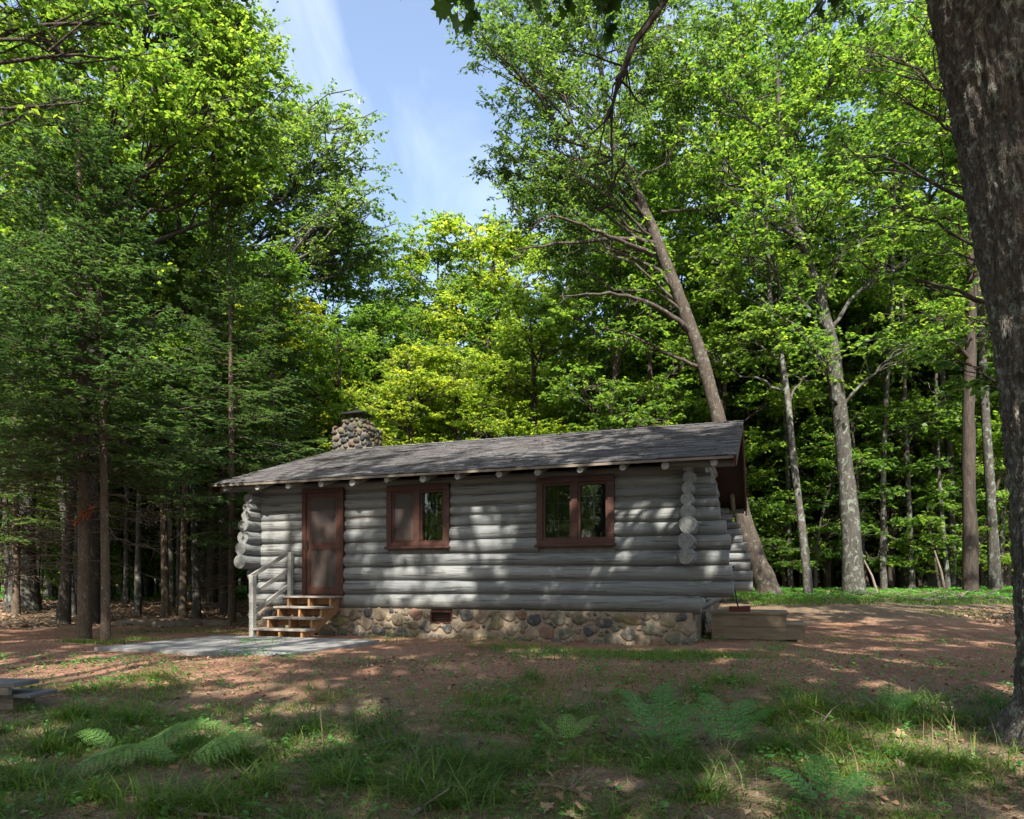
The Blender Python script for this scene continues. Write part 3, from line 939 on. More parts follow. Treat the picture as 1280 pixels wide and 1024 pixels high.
# conduit and box on the gable wall
mb = MB(); mb.tube([(LEN + .19, .75, 2.90), (LEN + .17, 1.1, 1.62)], .016, 8); mb.build('conduit', M['conduit'], cabin, True)
mb = MB(); mb.box(LEN + .11, LEN + .23, 1.05, 1.19, 1.42, 1.62, .01); mb.build('meter_box', M['conduit'], cabin)

# twigs fallen on the roof
rt = R(77)
mb = MB()
for k in range(16):
    a = rt.uniform(4.5, LEN + .3); s = rt.uniform(.5, slope_len - .4)
    L_ = rt.uniform(.12, .6); an = rt.uniform(-.7, .7)
    pts = []
    for j in range(4):
        ss = s + math.sin(an) * L_ * j / 3 + rt.uniform(-.02, .02); xx = a + math.cos(an) * L_ * j / 3
        pts.append((xx, -OV_F + ss * cs - .035 * sn, EAVE_Z + ss * sn + .038 * cs))
    mb.tube(pts, [.008, .007, .005, .002], 5)
tw = mb.build('roof_twigs', M['twig'], None, loc=CAB, rz=CROT)
tag(tw, 'scatter of thin fallen twigs lying on the shingles of the cabin roof', 'twigs', kind='stuff')

# ------------------------------------------------------------------ entry steps with rail (front left)
st = empty('wooden_steps', CAB, CROT)
tag(st, 'four step wooden stairs with a grey handrail leading up to the brown screen door', 'steps')
S0, S1 = .92, 2.06
tz = [.775, .585, .395, .205]
for k, z_ in enumerate(tz):
    y1 = -.17 - k * .29; y0 = y1 - .31
    mb = MB()
    mb.box(S0, S1, y0, (y0 + y1) / 2 - .004, z_ - .035, z_, .004); mb.box(S0, S1, (y0 + y1) / 2 + .004, y1 - .002, z_ - .035, z_, .004)
    mb.build('tread', M['tread'], st)
for x_ in (S0 + .10, (S0 + S1) / 2, S1 - .10):
    mb = MB()
    top = []
    for k, z_ in enumerate(tz):
        y1 = -.17 - k * .29
        top += [(y1, z_ - .036), (y1 - .285, z_ - .036)]
    prof = top + [(-.17 - 4 * .29 + .005, .035), (-.17 - 3 * .29 - .06, .035), (-.18, .50)]
    k = len(prof)
    vs = [(x_ - .02, y, z_) for (y, z_) in prof] + [(x_ + .02, y, z_) for (y, z_) in prof]
    mb.add(vs, [tuple(range(k)), tuple(range(2 * k - 1, k - 1, -1))] + [(i, (i + 1) % k, k + (i + 1) % k, k + i) for i in range(k)])
    mb.build('stringer', M['stair_wood'], st)
for k, z_ in enumerate(tz):
    y1 = -.17 - k * .29
    mb = MB(); mb.box(S0 + .13, S1 - .13, y1 - .06, y1 - .03, z_ - .16, z_ - .037)
    mb.build('riser', M['stair_wood'], st)
hr = empty('handrail', parent=st)
yB, yT = -1.30, -.22
xr = S0 + .02
mb = MB(); mb.box(xr - .09, xr, yB - .05, yB + .05, .03, 1.16, .006); mb.build('post', M['grey_paint'], hr)
mb = MB(); mb.box(xr - .08, xr, yT - .045, yT + .045, .70, 1.62, .006); mb.build('post', M['grey_paint'], hr)
for (zb, zt) in ((1.12, 1.60), (.78, 1.26), (.42, .95)):
    mb = MB(); mb.beam((xr - .11, yB - .02, zb), (xr - .11, yT, zt), .038, .075); mb.build('rail', M['grey_paint'], hr)

# concrete pad
mb = MB()
pad = [px_ground(350, 821), px_ground(486, 801), px_ground(240, 797), px_ground(146, 808)]
Fp, Rp = Vector(pad[0]), Vector(pad[1])
ux, uy = Vector((-.943, .333, 0)), Vector((.333, .943, 0))
cs_ = [Fp, Fp + uy * 2.62 , Fp + ux * 3.35 + uy * 2.62, Fp + ux * 3.35]
zt = .060
vs = [(c.x, c.y, -.12) for c in cs_] + [(c.x, c.y, zt) for c in cs_]
mb.add(vs, [(0,3,2,1),(4,5,6,7),(0,1,5,4),(1,2,6,5),(2,3,7,6),(3,0,4,7)])
po = mb.build('concrete_pad', M['concrete'])
tag(po, 'flat grey concrete pad at the foot of the wooden steps', 'pad')

# side landing with a lower step
ld = empty('side_landing', CAB, CROT)
tag(ld, 'low dark brown wooden landing with one lower step outside the gable door', 'landing')
x0, x1, y0, y1 = LEN + .26, LEN + 1.50, 1.2, 2.6
gz = .03
mb = MB()
for k in range(7):
    yy = y0 + k * .2
    mb.box(x0 - .03, x1 + .04, yy + .003, yy + .197, .475, .51, .004)
mb.build('deck_boards', M['olive_wood'], ld)
mb = MB(); mb.box(x0, x1, y0 + .02, y0 + .055, .04, .255); mb.box(x0, x1, y0 + .023, y0 + .055, .262, .473); mb.box(x0 + .02, x0 + .06, y0 + .056, y0 + .1, .04, .47); mb.box(x0, x1, y1 - .055, y1 - .02, .04, .473); mb.box(x1 - .035, x1, y0 + .056, y1 - .056, .04, .473)
mb.build('skirt', M['olive_wood'], ld)
mb = MB(); mb.box(x1 + .002, x1 + .33, y0 + .04, y1 - .04, .275, .31, .004); mb.build('step', M['olive_wood'], ld)
mb = MB(); mb.box(x1 + .002, x1 + .30, y0 + .05, y0 + .085, .05, .273); mb.box(x1 + .002, x1 + .30, y1 - .085, y1 - .05, .05, .273); mb.box(x1 + .265, x1 + .30, y0 + .086, y1 - .086, .05, .273)
mb.build('step_skirt', M['olive_wood'], ld)
mb = MB(); mb.box(x1 + .18, x1 + .27, y0 + .03, y0 + .2, -.01, .049); mb.build('foot_block', M['raw_wood'], ld)
# long handled dustpan
dp = empty('dustpan', CAB, CROT)
tag(dp, 'long handled red dustpan with a black pole left on the side landing', 'dustpan')
mb = MB()
xc, yc = LEN + .55, 1.42
mb.box(xc, xc + .36, yc, yc + .26, .512, .52); mb.box(xc, xc + .01, yc + .011, yc + .249, .521, .60); mb.box(xc, xc + .36, yc, yc + .01, .521, .60); mb.box(xc, xc + .36, yc + .25, yc + .26, .521, .60)
mb.build('pan', M['red_paint'], dp)
mb = MB(); mb.tube([(xc + .16, yc + .13, .521), (xc + .14, yc + .13, .66), (xc + .03, yc + .10, 1.30)], .014, 8); mb.tube([(xc - .02, yc + .10, 1.31), (xc + .09, yc + .10, 1.315)], .018, 8)
mb.build('handle', M['black_pole'], dp, True)

# landscape timbers at the left edge of the clearing
for (pa, pb, lab) in (((146, 783), (190, 782), 'short low weathered timber lying left of its darker neighbours'), ((190, 784), (250, 782), 'longer landscape timber edging the leaf litter behind the pad'), ((254, 783), (290, 783), 'end piece of landscape timber next to the slim trunk by the pad')):
    a = px_ground(*pa); b = px_ground(*pb)
    mb = MB(); mb.beam((a[0], a[1], a[2] + .05), (b[0] - .03, b[1], b[2] + .05), .14, .16)
    o = mb.build('landscape_timber', M['old_wood']); tag(o, lab, 'timber', 'landscape timbers behind the pad')

# ------------------------------------------------------------------ stacked boards at the left edge
bs_ = px_ground(8, 893)
bench = empty('board_stack', (bs_[0] - .05, bs_[1] + .15, bs_[2]), math.radians(-6))
tag(bench, 'stack of weathered grey boards on short bearers at the grassy left edge', 'lumber')
mb = MB(); mb.box(-1.1, .10, -.10, .20, .23, .27, .005); mb.build('top_board', M['grey_board'], bench)
mb = MB(); mb.box(-1.1, .06, -.12, -.08, .165, .229); mb.build('end_board', M['old_wood'], bench)
mb = MB(); mb.box(-1.1, .22, -.06, .28, .13, .162, .005); mb.build('lower_board', M['grey_board'], bench)
mb = MB(); mb.box(-1.0, .02, -.02, .24, .02, .128); mb.build('bearer', M['old_wood'], bench)
mb = MB(); mb.box(-1.2, .18, .0, .33, .0, .0195); mb.build('ground_board', M['old_wood'], bench)

# distant things
tp = empty('blue_tarp', (at(1130, 720, 44)[0], 44, float(ground_h(24, 44))))
tag(tp, 'small bright blue tarp shelter glimpsed far off between the trunks', 'tarp')
mb = MB()
n = 9
vs = []
for i in range(n):
    for j in range(5):
        u = i / (n - 1); v = j / 4
        vs.append(((u - .5) * 2.5, (v - .5) * 2.2, 1.45 - 1.1 * abs(v - .5) * 2 + .12 * math.sin(u * 9 + v * 4) - .35 * (2 * u - 1) ** 2))
mb.add(vs, [(i*5+j, (i+1)*5+j, (i+1)*5+j+1, i*5+j+1) for i in range(n-1) for j in range(4)])
mb.build('sheet', M['blue_tarp'], tp, True)
for sx_ in (-1.05, 1.05):
    mb = MB(); mb.tube([(sx_, 0, 0), (sx_, 0, 1.12)], .03, 6); mb.build('pole', M['twig'], tp)
sh = empty('shed', (at(64, 722, 46)[0], 46, float(ground_h(-28, 46)) - .1))
tag(sh, 'far off shed with a pale metal roof showing between the left hand trunks', 'shed')
mb = MB(); mb.box(-1.9, 1.9, -1, 1.2, 0, .95); mb.build('wall', M['dark_panel'], sh)
mb = MB(); mb.add([(-2.1, -1.3, .96), (2.1, -1.3, .96), (2.1, 1.4, 1.75), (-2.1, 1.4, 1.75), (-2.1, -1.3, 1.04), (2.1, -1.3, 1.04), (2.1, 1.4, 1.83), (-2.1, 1.4, 1.83)], [(0,1,2,3),(7,6,5,4),(0,4,5,1),(1,5,6,2),(2,6,7,3),(3,7,4,0)]); mb.build('roof', M['pale_panel'], sh)

# ------------------------------------------------------------------ trees
def seg_curves(A, B, K, rng, arch=0.0, wob=.04):
    """(N,3),(N,3) -> (N,K,3) bent curves; arch lifts (+) or sags (-) the middle"""
    n = len(A)
    t = np.linspace(0, 1, K)[None, :, None]
    P = A[:, None] * (1 - t) + B[:, None] * t
    Ln = np.linalg.norm(B - A, axis=1)[:, None, None]
    P[:, :, 2:3] += arch * Ln * (4 * t * (1 - t)) if np.isscalar(arch) else arch[:, None, None] * Ln * (4 * t * (1 - t))
    w = rng.normal(0, 1, (n, K, 3)) * wob * Ln
    w[:, 0] = 0
    w[:, -1] *= .3
    return P + w

def interp_poly(P, t):
    """P (K,3) polyline, t (n,) in [0,1]"""
    K = len(P)
    x = np.clip(t, 0, 1) * (K - 1)
    i = np.minimum(x.astype(int), K - 2); f = (x - i)[:, None]
    return P[i] * (1 - f) + P[i + 1] * f

def interp_batch(P, idx, t):
    K = P.shape[1]
    x = np.clip(t, 0, 1) * (K - 1)
    i = np.minimum(x.astype(int), K - 2); f = (x - i)[:, None]
    return P[idx, i] * (1 - f) + P[idx, i + 1] * f

def leaf_quads(P, D, Nn, Ln, W, fold=.12):
    """kite shaped folded leaves"""
    S = nrm(np.cross(D, Nn))
    Nn = np.cross(S, D)
    Ln = Ln[:, None]; W = W[:, None]
    v = np.stack([P, P + D * Ln * .48 + S * W * .5 + Nn * fold * W, P + D * Ln, P + D * Ln * .48 - S * W * .5 + Nn * fold * W], axis=1)
    n = len(P)
    q = np.arange(n * 4).reshape(n, 4)
    return v.reshape(-1, 3), q

LOBE = np.array([(0, 0), (.22, .10), (.50, .02), (.36, .30), (.52, .52), (.26, .52), (.20, .74), (.08, .70), (0, 1.0),
                 (-.08, .70), (-.20, .74), (-.26, .52), (-.52, .52), (-.36, .30), (-.50, .02), (-.22, .10)])
def leaf_lobed(P, D, Nn, Ln):
    S = nrm(np.cross(D, Nn)); Nn = np.cross(S, D)
    v = P[:, None] + (D[:, None] * LOBE[None, :, 1:2] + S[:, None] * LOBE[None, :, 0:1] + Nn[:, None] * (.18 * np.abs(LOBE[None, :, 0:1]) - .22 * LOBE[None, :, 1:2] ** 2)) * Ln[:, None, None]
    n, k = len(P), len(LOBE)
    # centre point fan
    c = P + D * Ln[:, None] * .35
    v = np.concatenate([v, c[:, None]], axis=1)
    i = np.arange(n)[:, None] * (k + 1)
    j = np.arange(k)[None]
    tri = np.stack([i + k + 0 * j, i + j, i + (j + 1) % k], axis=-1).reshape(-1, 3)
    return v.reshape(-1, 3), tri

def broadleaf(name, trunk, tr, lobes, seed, bark, leaf, m2=7.0, m3=6, nleaf=16, lsize=.115, twig=.7, layer=.55,
              lobed=False, keep=None, limb_r=.30, droop=.35, S0=12, bare=0, wobble=.05, limb_arch=None, wide=.72, customs=()):
    """trunk (K,3), tr (K); lobes list of (x,y,z,r) foliage masses. returns wood mesh, leaf mesh"""
    r = R(seed)
    trunk = np.array(trunk, float); tr = np.array(tr, float)
    # refine trunk
    tt = np.linspace(0, 1, max(24, len(trunk) * 4))
    TP = interp_poly(trunk, tt); TR = np.interp(tt, np.linspace(0, 1, len(tr)), tr)
    for _ in range(2): TP[1:-1] = (TP[:-2] + TP[1:-1] * 2 + TP[2:]) / 4
    TP[1:-1, :2] += r.normal(0, .02, (len(TP) - 2, 2)) * TR[1:-1, None] * 2
    TR = TR * (1 + .05 * np.sin(np.arange(len(TR)) * 1.3 + seed))
    parts = [batch_tubes(TP[None], TR[None], S0)]
    lob = np.array(lobes, float)
    C0, RL = lob[:, :3], lob[:, 3]
    nl = len(lob)
    zt = TP[:, 2]
    A, RA = np.empty((nl, 3)), np.empty(nl)
    for i in range(nl):
        h = np.hypot(*(C0[i, :2] - interp_poly(TP, np.array([.7]))[0, :2]))
        z_s = C0[i, 2] - .62 * h - .3
        z_s = np.clip(z_s, zt[0] + .35 * (zt[-1] - zt[0]), zt[-1] - .05)
        k = int(np.argmin(np.abs(zt - z_s)))
        A[i] = TP[k]; RA[i] = TR[k]
    B = C0 + r.normal(0, .12, C0.shape) * RL[:, None]
    L1 = seg_curves(A, B, 9, r, arch=(r.uniform(-.02, .14, nl) if limb_arch is None else np.full(nl, limb_arch)), wob=wobble * .5)
    r1 = np.minimum(RA * .5, .012 + limb_r * .045 * (np.linalg.norm(B - A, axis=1) + RL) ** .9)
    R1 = r1[:, None] * (1 - .82 * np.linspace(0, 1, 9)[None])
    parts.append(batch_tubes(L1, R1, 7))
    for (cp_, cr_) in customs:
        cp_ = np.array(cp_, float)
        t_ = np.linspace(0, 1, 16)
        P_ = interp_poly(cp_, t_); P_[1:-1] = (P_[:-2] + 2 * P_[1:-1] + P_[2:]) / 4
        P_[1:] += r.normal(0, .015, (15, 3)) * np.linalg.norm(cp_[-1] - cp_[0]) * .3
        parts.append(batch_tubes(P_[None], np.interp(t_, np.linspace(0, 1, len(cr_)), cr_)[None], 7))
        # bare side twigs
        n_ = 12
        tl_ = np.linalg.norm(cp_[-1] - cp_[0])
        a_ = interp_poly(P_, r.uniform(.35, 1, n_)); b_ = a_ + nrm(r.normal(0, 1, (n_, 3)) + nrm(cp_[-1] - cp_[0])[None]) * (r.uniform(.05, .16, n_) * min(tl_, 6))[:, None]
        parts.append(batch_tubes(seg_curves(a_, b_, 5, r, 0, .05), (np.linspace(1, .25, 5)[None] * min(.016, cr_[0] * .16)).repeat(n_, 0), 4))
    # level 2
    n2 = np.maximum(3, (m2 * RL ** 1.6).astype(int))
    i2 = np.repeat(np.arange(nl), n2); n = len(i2)
    dirs = nrm(r.normal(0, 1, (n, 3)) * np.array([1, 1, layer]))
    rad = r.uniform(.25, 1, n) ** .5
    E2 = C0[i2] + dirs * (RL[i2] * rad)[:, None] * np.array([1, 1, layer + .1])
    t2 = r.uniform(.45, 1, n)
    A2 = interp_batch(L1, i2, t2)
    L2 = seg_curves(A2, E2, 6, r, arch=r.uniform(-.02, .12, n), wob=wobble * .6)
    len2 = np.linalg.norm(E2 - A2, axis=1)
    R2 = (.006 + .010 * len2 * limb_r / .3)[:, None] * np.linspace(1, .35, 6)[None]
    R2 = np.minimum(R2, (r1[i2] * (1 - .6 * t2))[:, None])
    parts.append(batch_tubes(L2, R2, 4))
    # twigs
    i3 = np.repeat(np.arange(n), m3); n3 = len(i3)
    t3 = r.uniform(.35, 1.0, n3)
    A3 = interp_batch(L2, i3, t3)
    out = nrm(E2 - A2)[i3]
    d3 = nrm(out * .6 + r.normal(0, .75, (n3, 3)) * np.array([1, 1, layer * .8]))
    len3 = twig * r.uniform(.5, 1.15, n3)
    E3 = A3 + d3 * len3[:, None]
    E3[:, 2] -= droop * .3 * len3
    L3 = seg_curves(A3, E3, 4, r, arch=.06, wob=.03)
    R3 = np.array([.006, .005, .004, .002])[None].repeat(n3, 0)
    parts.append(batch_tubes(L3, R3, 3))
    wv, wf = merge(parts)
    wood = mesh_np(name + '_trunk', wv, wf, bark, True)
    if nleaf == 0: return wood, None
    i4 = np.repeat(np.arange(n3), nleaf); n4 = len(i4)
    t4 = r.uniform(.15, 1.08, n4)
    P = interp_batch(L3, i4, np.minimum(t4, 1)) + nrm(r.normal(0, 1, (n4, 3))) * r.uniform(0, .10, n4)[:, None] * np.array([1, 1, .45]) * (twig / .7)
    D = nrm(d3[i4] * .5 + r.normal(0, .8, (n4, 3)) * np.array([1, 1, .3]) + np.array([0, 0, -droop]))
    Nn = nrm(r.normal(0, .42, (n4, 3)) + np.array([0, -.12, 1]))
    Ln = lsize * r.uniform(.65, 1.25, n4)
    if keep is not None:
        k = keep(P)
        P, D, Nn, Ln = P[k], D[k], Nn[k], Ln[k]
    if lobed: lv, lf = leaf_lobed(P, D, Nn, Ln)
    else: lv, lf = leaf_quads(P, D, Nn, Ln, Ln * wide * r.uniform(.8, 1.15, len(Ln)))
    return wood, mesh_np(name + '_crown', lv, [lf], leaf)

def generic(seed, H, hb, Rc, nl, r0, bark, leaf, lean=0.4, top=.93, **kw):
    r = R(seed + 1000)
    K = 8
    t = np.linspace(0, 1, K)
    lx, ly = r.normal(0, lean, 2)
    trunk = np.stack([lx * t ** 1.5 + .12 * np.sin(t * 5 + seed), ly * t ** 1.5 + .12 * np.cos(t * 4 + seed) - .12 * math.cos(seed), -.3 + (H * top + .3) * t], axis=1)
    trunk[:, 0] -= trunk[0, 0]; trunk[:, 1] -= trunk[0, 1]
    tr = r0 * (1 - t) ** .75 + .025; tr[0] *= 1.35
    lobes = []
    for i in range(nl):
        u = (i + r.uniform(.1, .9)) / nl
        z = hb + (H - hb) * u
        prof = math.sin(PI * min(.98, .22 + .74 * u)) ** .7
        d = Rc * prof * (r.uniform(.15, 1) ** .5) * .75
        a = i * 2.4 + r.uniform(-.5, .5)
        rl = Rc * r.uniform(.30, .48)
        c = interp_poly(trunk, np.array([min(1, z / (H * top))]))[0]
        lobes.append((c[0] + d * math.cos(a), c[1] + d * math.sin(a), z - rl * .3, rl))
    return broadleaf('v%d' % seed, trunk, tr, lobes, seed, bark, leaf, **kw)

def place_tree(kind, name, wood, leaves, x, y, rz=0.0, s=1.0, label=None, cat='tree', group=None, z=None, sz=None, tilt=(0, 0)):
    o = empty(name, (x, y, float(ground_h(x, y)) - .03 if z is None else z), rz)
    o.scale = (s, s, sz or s)
    o.rotation_euler = (tilt[0], tilt[1], rz)
    tag(o, label, cat, group)
    w = link('trunk', wood, o)
    if leaves: link('crown', leaves, o)
    return o

def conifer(seed, H, hb, Lmax, r0, n_br=110, twn=22, needle=.055, dead=26, skew=0.0, dens=1.0, leaf='needle'):
    r = R(seed + 500)
    K = 14
    t = np.linspace(0, 1, K)
    tp = np.stack([.05 * np.sin(t * 3 + seed) + skew * t, .05 * np.cos(t * 2.5 + seed) - .05 * math.cos(seed), -.3 + (H + .3) * t], axis=1)
    tp[:, 0] -= tp[0, 0]
    tr = r0 * (1 - t) ** .85 + .012; tr[0] *= 1.3
    parts = [batch_tubes(tp[None], tr[None], 14)]
    z = hb + (H - hb) * (np.arange(n_br) + r.uniform(0, 1, n_br)) / n_br
    u = (z - hb) / (H - hb)
    a = np.arange(n_br) * 2.4 + r.uniform(-.5, .5, n_br)
    Lb = Lmax * (1 - u) ** .8 * r.uniform(.7, 1.1, n_br) * (.75 + .25 * np.minimum(1, u * 6)) + .15
    A = interp_poly(tp, (z + .3) / (H + .3))
    pitch = -.28 + .75 * u
    D = np.stack([np.cos(a) * np.cos(pitch), np.sin(a) * np.cos(pitch), np.sin(pitch)], axis=1)
    B = A + D * Lb[:, None]; B[:, 2] += .10 * Lb
    L1 = seg_curves(A, B, 8, r, arch=-.07, wob=.012)
    R1 = (.004 + .006 * Lb)[:, None] * np.linspace(1, .25, 8)[None]
    trunk_parts = parts; parts = [batch_tubes(L1, R1, 5)]
    # dead bare branches below the green
    nd = dead
    zd = r.uniform(hb * .38, hb * 1.25, nd); ad = r.uniform(0, 6.28, nd)
    Ad = interp_poly(tp, (zd + .3) / (H + .3)); Ld = r.uniform(.35, 1.0, nd) * Lmax * .75
    Bd = Ad + np.stack([np.cos(ad), np.sin(ad), r.uniform(-.35, .05, nd)], axis=1) * Ld[:, None]
    LD = seg_curves(Ad, Bd, 6, r, arch=.03, wob=.02)
    parts.append(batch_tubes(LD, (.004 + .006 * Ld)[:, None] * np.linspace(1, .3, 6)[None], 4))
    ndt = 7; idd = np.repeat(np.arange(nd), ndt)
    a_ = interp_batch(LD, idd, r.uniform(.3, 1, nd * ndt)); b_ = a_ + nrm(nrm(Bd - Ad)[idd] + r.normal(0, .6, (nd * ndt, 3))) * r.uniform(.12, .45, nd * ndt)[:, None]
    parts.append(batch_tubes(seg_curves(a_, b_, 3, r, 0, .04), np.array([.005, .004, .002])[None].repeat(nd * ndt, 0), 3))
    # side twigs, both sides in the plane of the branch
    tw = twn
    i2 = np.repeat(np.arange(n_br), tw); n2 = len(i2)
    t2 = np.tile(np.linspace(.12, 1.0, tw), n_br) + r.uniform(-.02, .02, n2)
    sd = np.where(np.arange(n2) % 2 == 0, 1.0, -1.0)
    A2 = interp_batch(L1, i2, t2)
    fwd = nrm((B - A) * np.array([1, 1, .3]))[i2]
    side = nrm(np.cross(fwd, np.array([0, 0, 1.0]))) * sd[:, None]
    l2 = Lb[i2] * (.10 + .36 * np.sin(np.clip(1.06 - t2, 0, 1) * PI * .62)) * r.uniform(.7, 1.15, n2)
    d2 = nrm(fwd * .75 + side * .75 + np.array([0, 0, -.14]) + r.normal(0, .10, (n2, 3)))
    E2 = A2 + d2 * l2[:, None]
    L2 = seg_curves(A2, E2, 4, r, arch=.05, wob=.02)
    parts.append(batch_tubes(L2, np.array([.0035, .003, .002, .001])[None].repeat(n2, 0), 3))
    # sprigs
    n3k = np.maximum(2, (l2 / .055 * dens).astype(int)); i3 = np.repeat(np.arange(n2), n3k); n3 = len(i3)
    t3 = r.uniform(.05, 1, n3)
    A3 = interp_batch(L2, i3, t3)
    s3 = nrm(np.cross(d2[i3], np.array([0, 0, 1.0]))) * np.where(r.uniform(0, 1, n3) < .5, 1, -1)[:, None]
    d3 = nrm(d2[i3] * .8 + s3 * .75 + r.normal(0, .22, (n3, 3)))
    l3 = r.uniform(.08, .17, n3)
    # each sprig: three narrow needle blades
    Ps, Ds, Ns, Ls, Ws = [], [], [], [], []
    up = nrm(np.array([0, 0, 1.0]) + r.normal(0, .3, (n3, 3)))
    for k, sp in enumerate((0.0, .55, -.55)):
        Ps.append(A3 + d3 * (l3 * (.0 if k == 0 else .25))[:, None])
        Ds.append(nrm(d3 + s3 * sp + up * .12)); Ns.append(up); Ls.append(l3 * (1.0 if k == 0 else .62)); Ws.append(np.full(n3, .040 if k == 0 else .032))
    lv, lf = leaf_quads(np.concatenate(Ps), np.concatenate(Ds), np.concatenate(Ns), np.concatenate(Ls), np.concatenate(Ws), .25)
    wv, wf = merge(trunk_parts); bv, bf = merge(parts)
    return mesh_np('conifer_trunk', wv, wf, M['bark_spruce'], True), mesh_np('conifer_crown', lv, [lf], M[leaf]), mesh_np('conifer_boughs', bv, bf, M['bough'], True)

# --- sun gaps: leaves cut out of the overhead canopy to lay the sun patches, given in the shadow plane z = 0
def shadow_uv(P):
    k = P[:, 2] / math.tan(SUN_EL)
    return P[:, 0] + HSUN[0] * k, P[:, 1] + HSUN[1] * k
def w_pt(a, b, z):
    c, s = math.cos(CROT), math.sin(CROT)
    p = np.array([[CAB[0] + a * c - b * s, CAB[1] + a * s + b * c, z]])
    u, v = shadow_uv(p)
    return u[0], v[0]
def g_pt(px, py):
    p = px_ground(px, py)[None]
    u, v = shadow_uv(p)
    return u[0], v[0]
GAPS = []
def gap_g(px, py, ru, rv): GAPS.append((*g_pt(px, py), ru + .10, rv + .12, 0))
def gap_w(px, py, ru, rv):
    q = (px - HX) / FPX
    a = (q * CAB[1] - CAB[0]) / (.943 + .333 * q)
    Y = CAB[1] - .333 * a
    GAPS.append((*w_pt(a, -.12, CAM_Z + (HY - py) / FPX * Y), ru + .07, rv + .10, 0))
# lit stripes on the gravel at the left, spots on the track, wall and roof
for (px, py, ru, rv) in ((20, 832, 1.1, .26), (90, 822, 1.2, .22), (40, 850, 1.2, .26), (130, 836, 1.3, .26), (200, 826, 1.1, .24), (90, 856, 1.0, .18), (240, 838, .8, .2),
                         (60, 800, 1.0, .12), (150, 800, .8, .2), (190, 812, .7, .22), (300, 805, .8, .45), (250, 815, .6, .25), (350, 812, .5, .25), (380, 800, .3, .25), (450, 800, .4, .2),
                         (280, 866, .35, .10), (345, 855, .3, .08), (490, 822, .4, .13), (580, 832, .6, .14), (610, 845, .35, .08), (480, 840, .25, .06),
                         (680, 822, .45, .14), (735, 815, .4, .12), (790, 812, .3, .12), (650, 812, .3, .12), (860, 815, .35, .12), (920, 800, .3, .14), (960, 812, .3, .10), (900, 812, .3, .08),
                         (1045, 815, .55, .34), (1090, 825, .60, .28), (1140, 832, .50, .18), (1080, 840, .35, .07), (1150, 812, .3, .06), (1000, 790, .35, .10), (1060, 780, .5, .07),
                         (1220, 862, .35, .07), (1180, 852, .3, .06), (1235, 760, .45, .25), (1200, 785, .5, .15), (1100, 760, .5, .10), (1020, 770, .3, .10), (970, 748, .6, .3), (1100, 747, .8, .3),
                         (120, 770, .8, .3), (200, 765, .8, .3), (60, 780, .6, .25), (30, 770, .6, .3), (240, 760, .7, .3),
                         (690, 1000, .22, .10), (800, 985, .16, .08), (900, 985, .14, .07), (740, 1015, .3, .06), (420, 925, .3, .07)):
    gap_g(px, py, ru, rv)
for (px, py, ru, rv) in ((608, 672, .20, .30), (590, 695, .20, .10), (628, 690, .20, .12), (745, 640, .2, .18), (790, 655, .35, .16), (830, 648, .12, .2), (775, 690, .16, .16),
                         (748, 716, .12, .12), (545, 740, .35, .18), (500, 725, .30, .20), (460, 690, .25, .50), (455, 655, .2, .2), (480, 740, .25, .25), (590, 735, .14, .12), (575, 718, .2, .10),
                         (350, 690, .22, .55), (372, 655, .14, .3), (335, 660, .16, .3), (350, 730, .3, .25), (310, 670, .25, .6), (400, 650, .08, .15), (420, 660, .1, .1), (405, 720, .14, .10),
                         (640, 662, .1, .08), (560, 700, .2, .08), (690, 740, .12, .08), (870, 650, .12, .1), (890, 700, .16, .2), (880, 640, .12, .08), (855, 695, .1, .1),
                         (400, 790, .3, .3), (470, 785, .4, .12), (365, 790, .3, .2), (560, 785, .3, .07), (640, 780, .3, .06), (800, 784, .5, .08), (500, 640, .1, .2), (520, 670, .1, .2)):
    gap_w(px, py, ru, rv)
rgp = R(5)
for (a, b, ru, rv) in ((.3, .8, .45, .16), (.8, 1.7, .6, .12), (.0, 2.5, .5, .15), (1.6, 2.2, .7, .12), (1.4, 1.0, .5, .12), (-.4, .3, .5, .16), (2.5, 1.5, .6, .10), (2.3, 2.9, .5, .14), (3.6, 2.2, .7, .10),
                       (3.2, 3.3, .6, .12), (4.4, 1.2, .4, .08), (5.0, 3.0, .6, .08), (.6, 3.3, .6, .14), (-.3, 1.6, .5, .14), (6.5, 2.0, .3, .06), (.9, 1.2, .7, .12), (2.9, .6, .5, .10)):
    z_ = roof_z(b)
    GAPS.append((*w_pt(a, b, z_), ru + .12, rv + .13, 1))
for z_ in (1.6, 2.6, 3.4, 4.3, 5.0):
    u_, v_ = shadow_uv(np.array([[3.95 - .09 * z_, 5.0, z_]])); GAPS.append((u_[0], v_[0], .22 + .1 * math.sin(z_ * 5), .22, 0))
GA = np.array(GAPS)
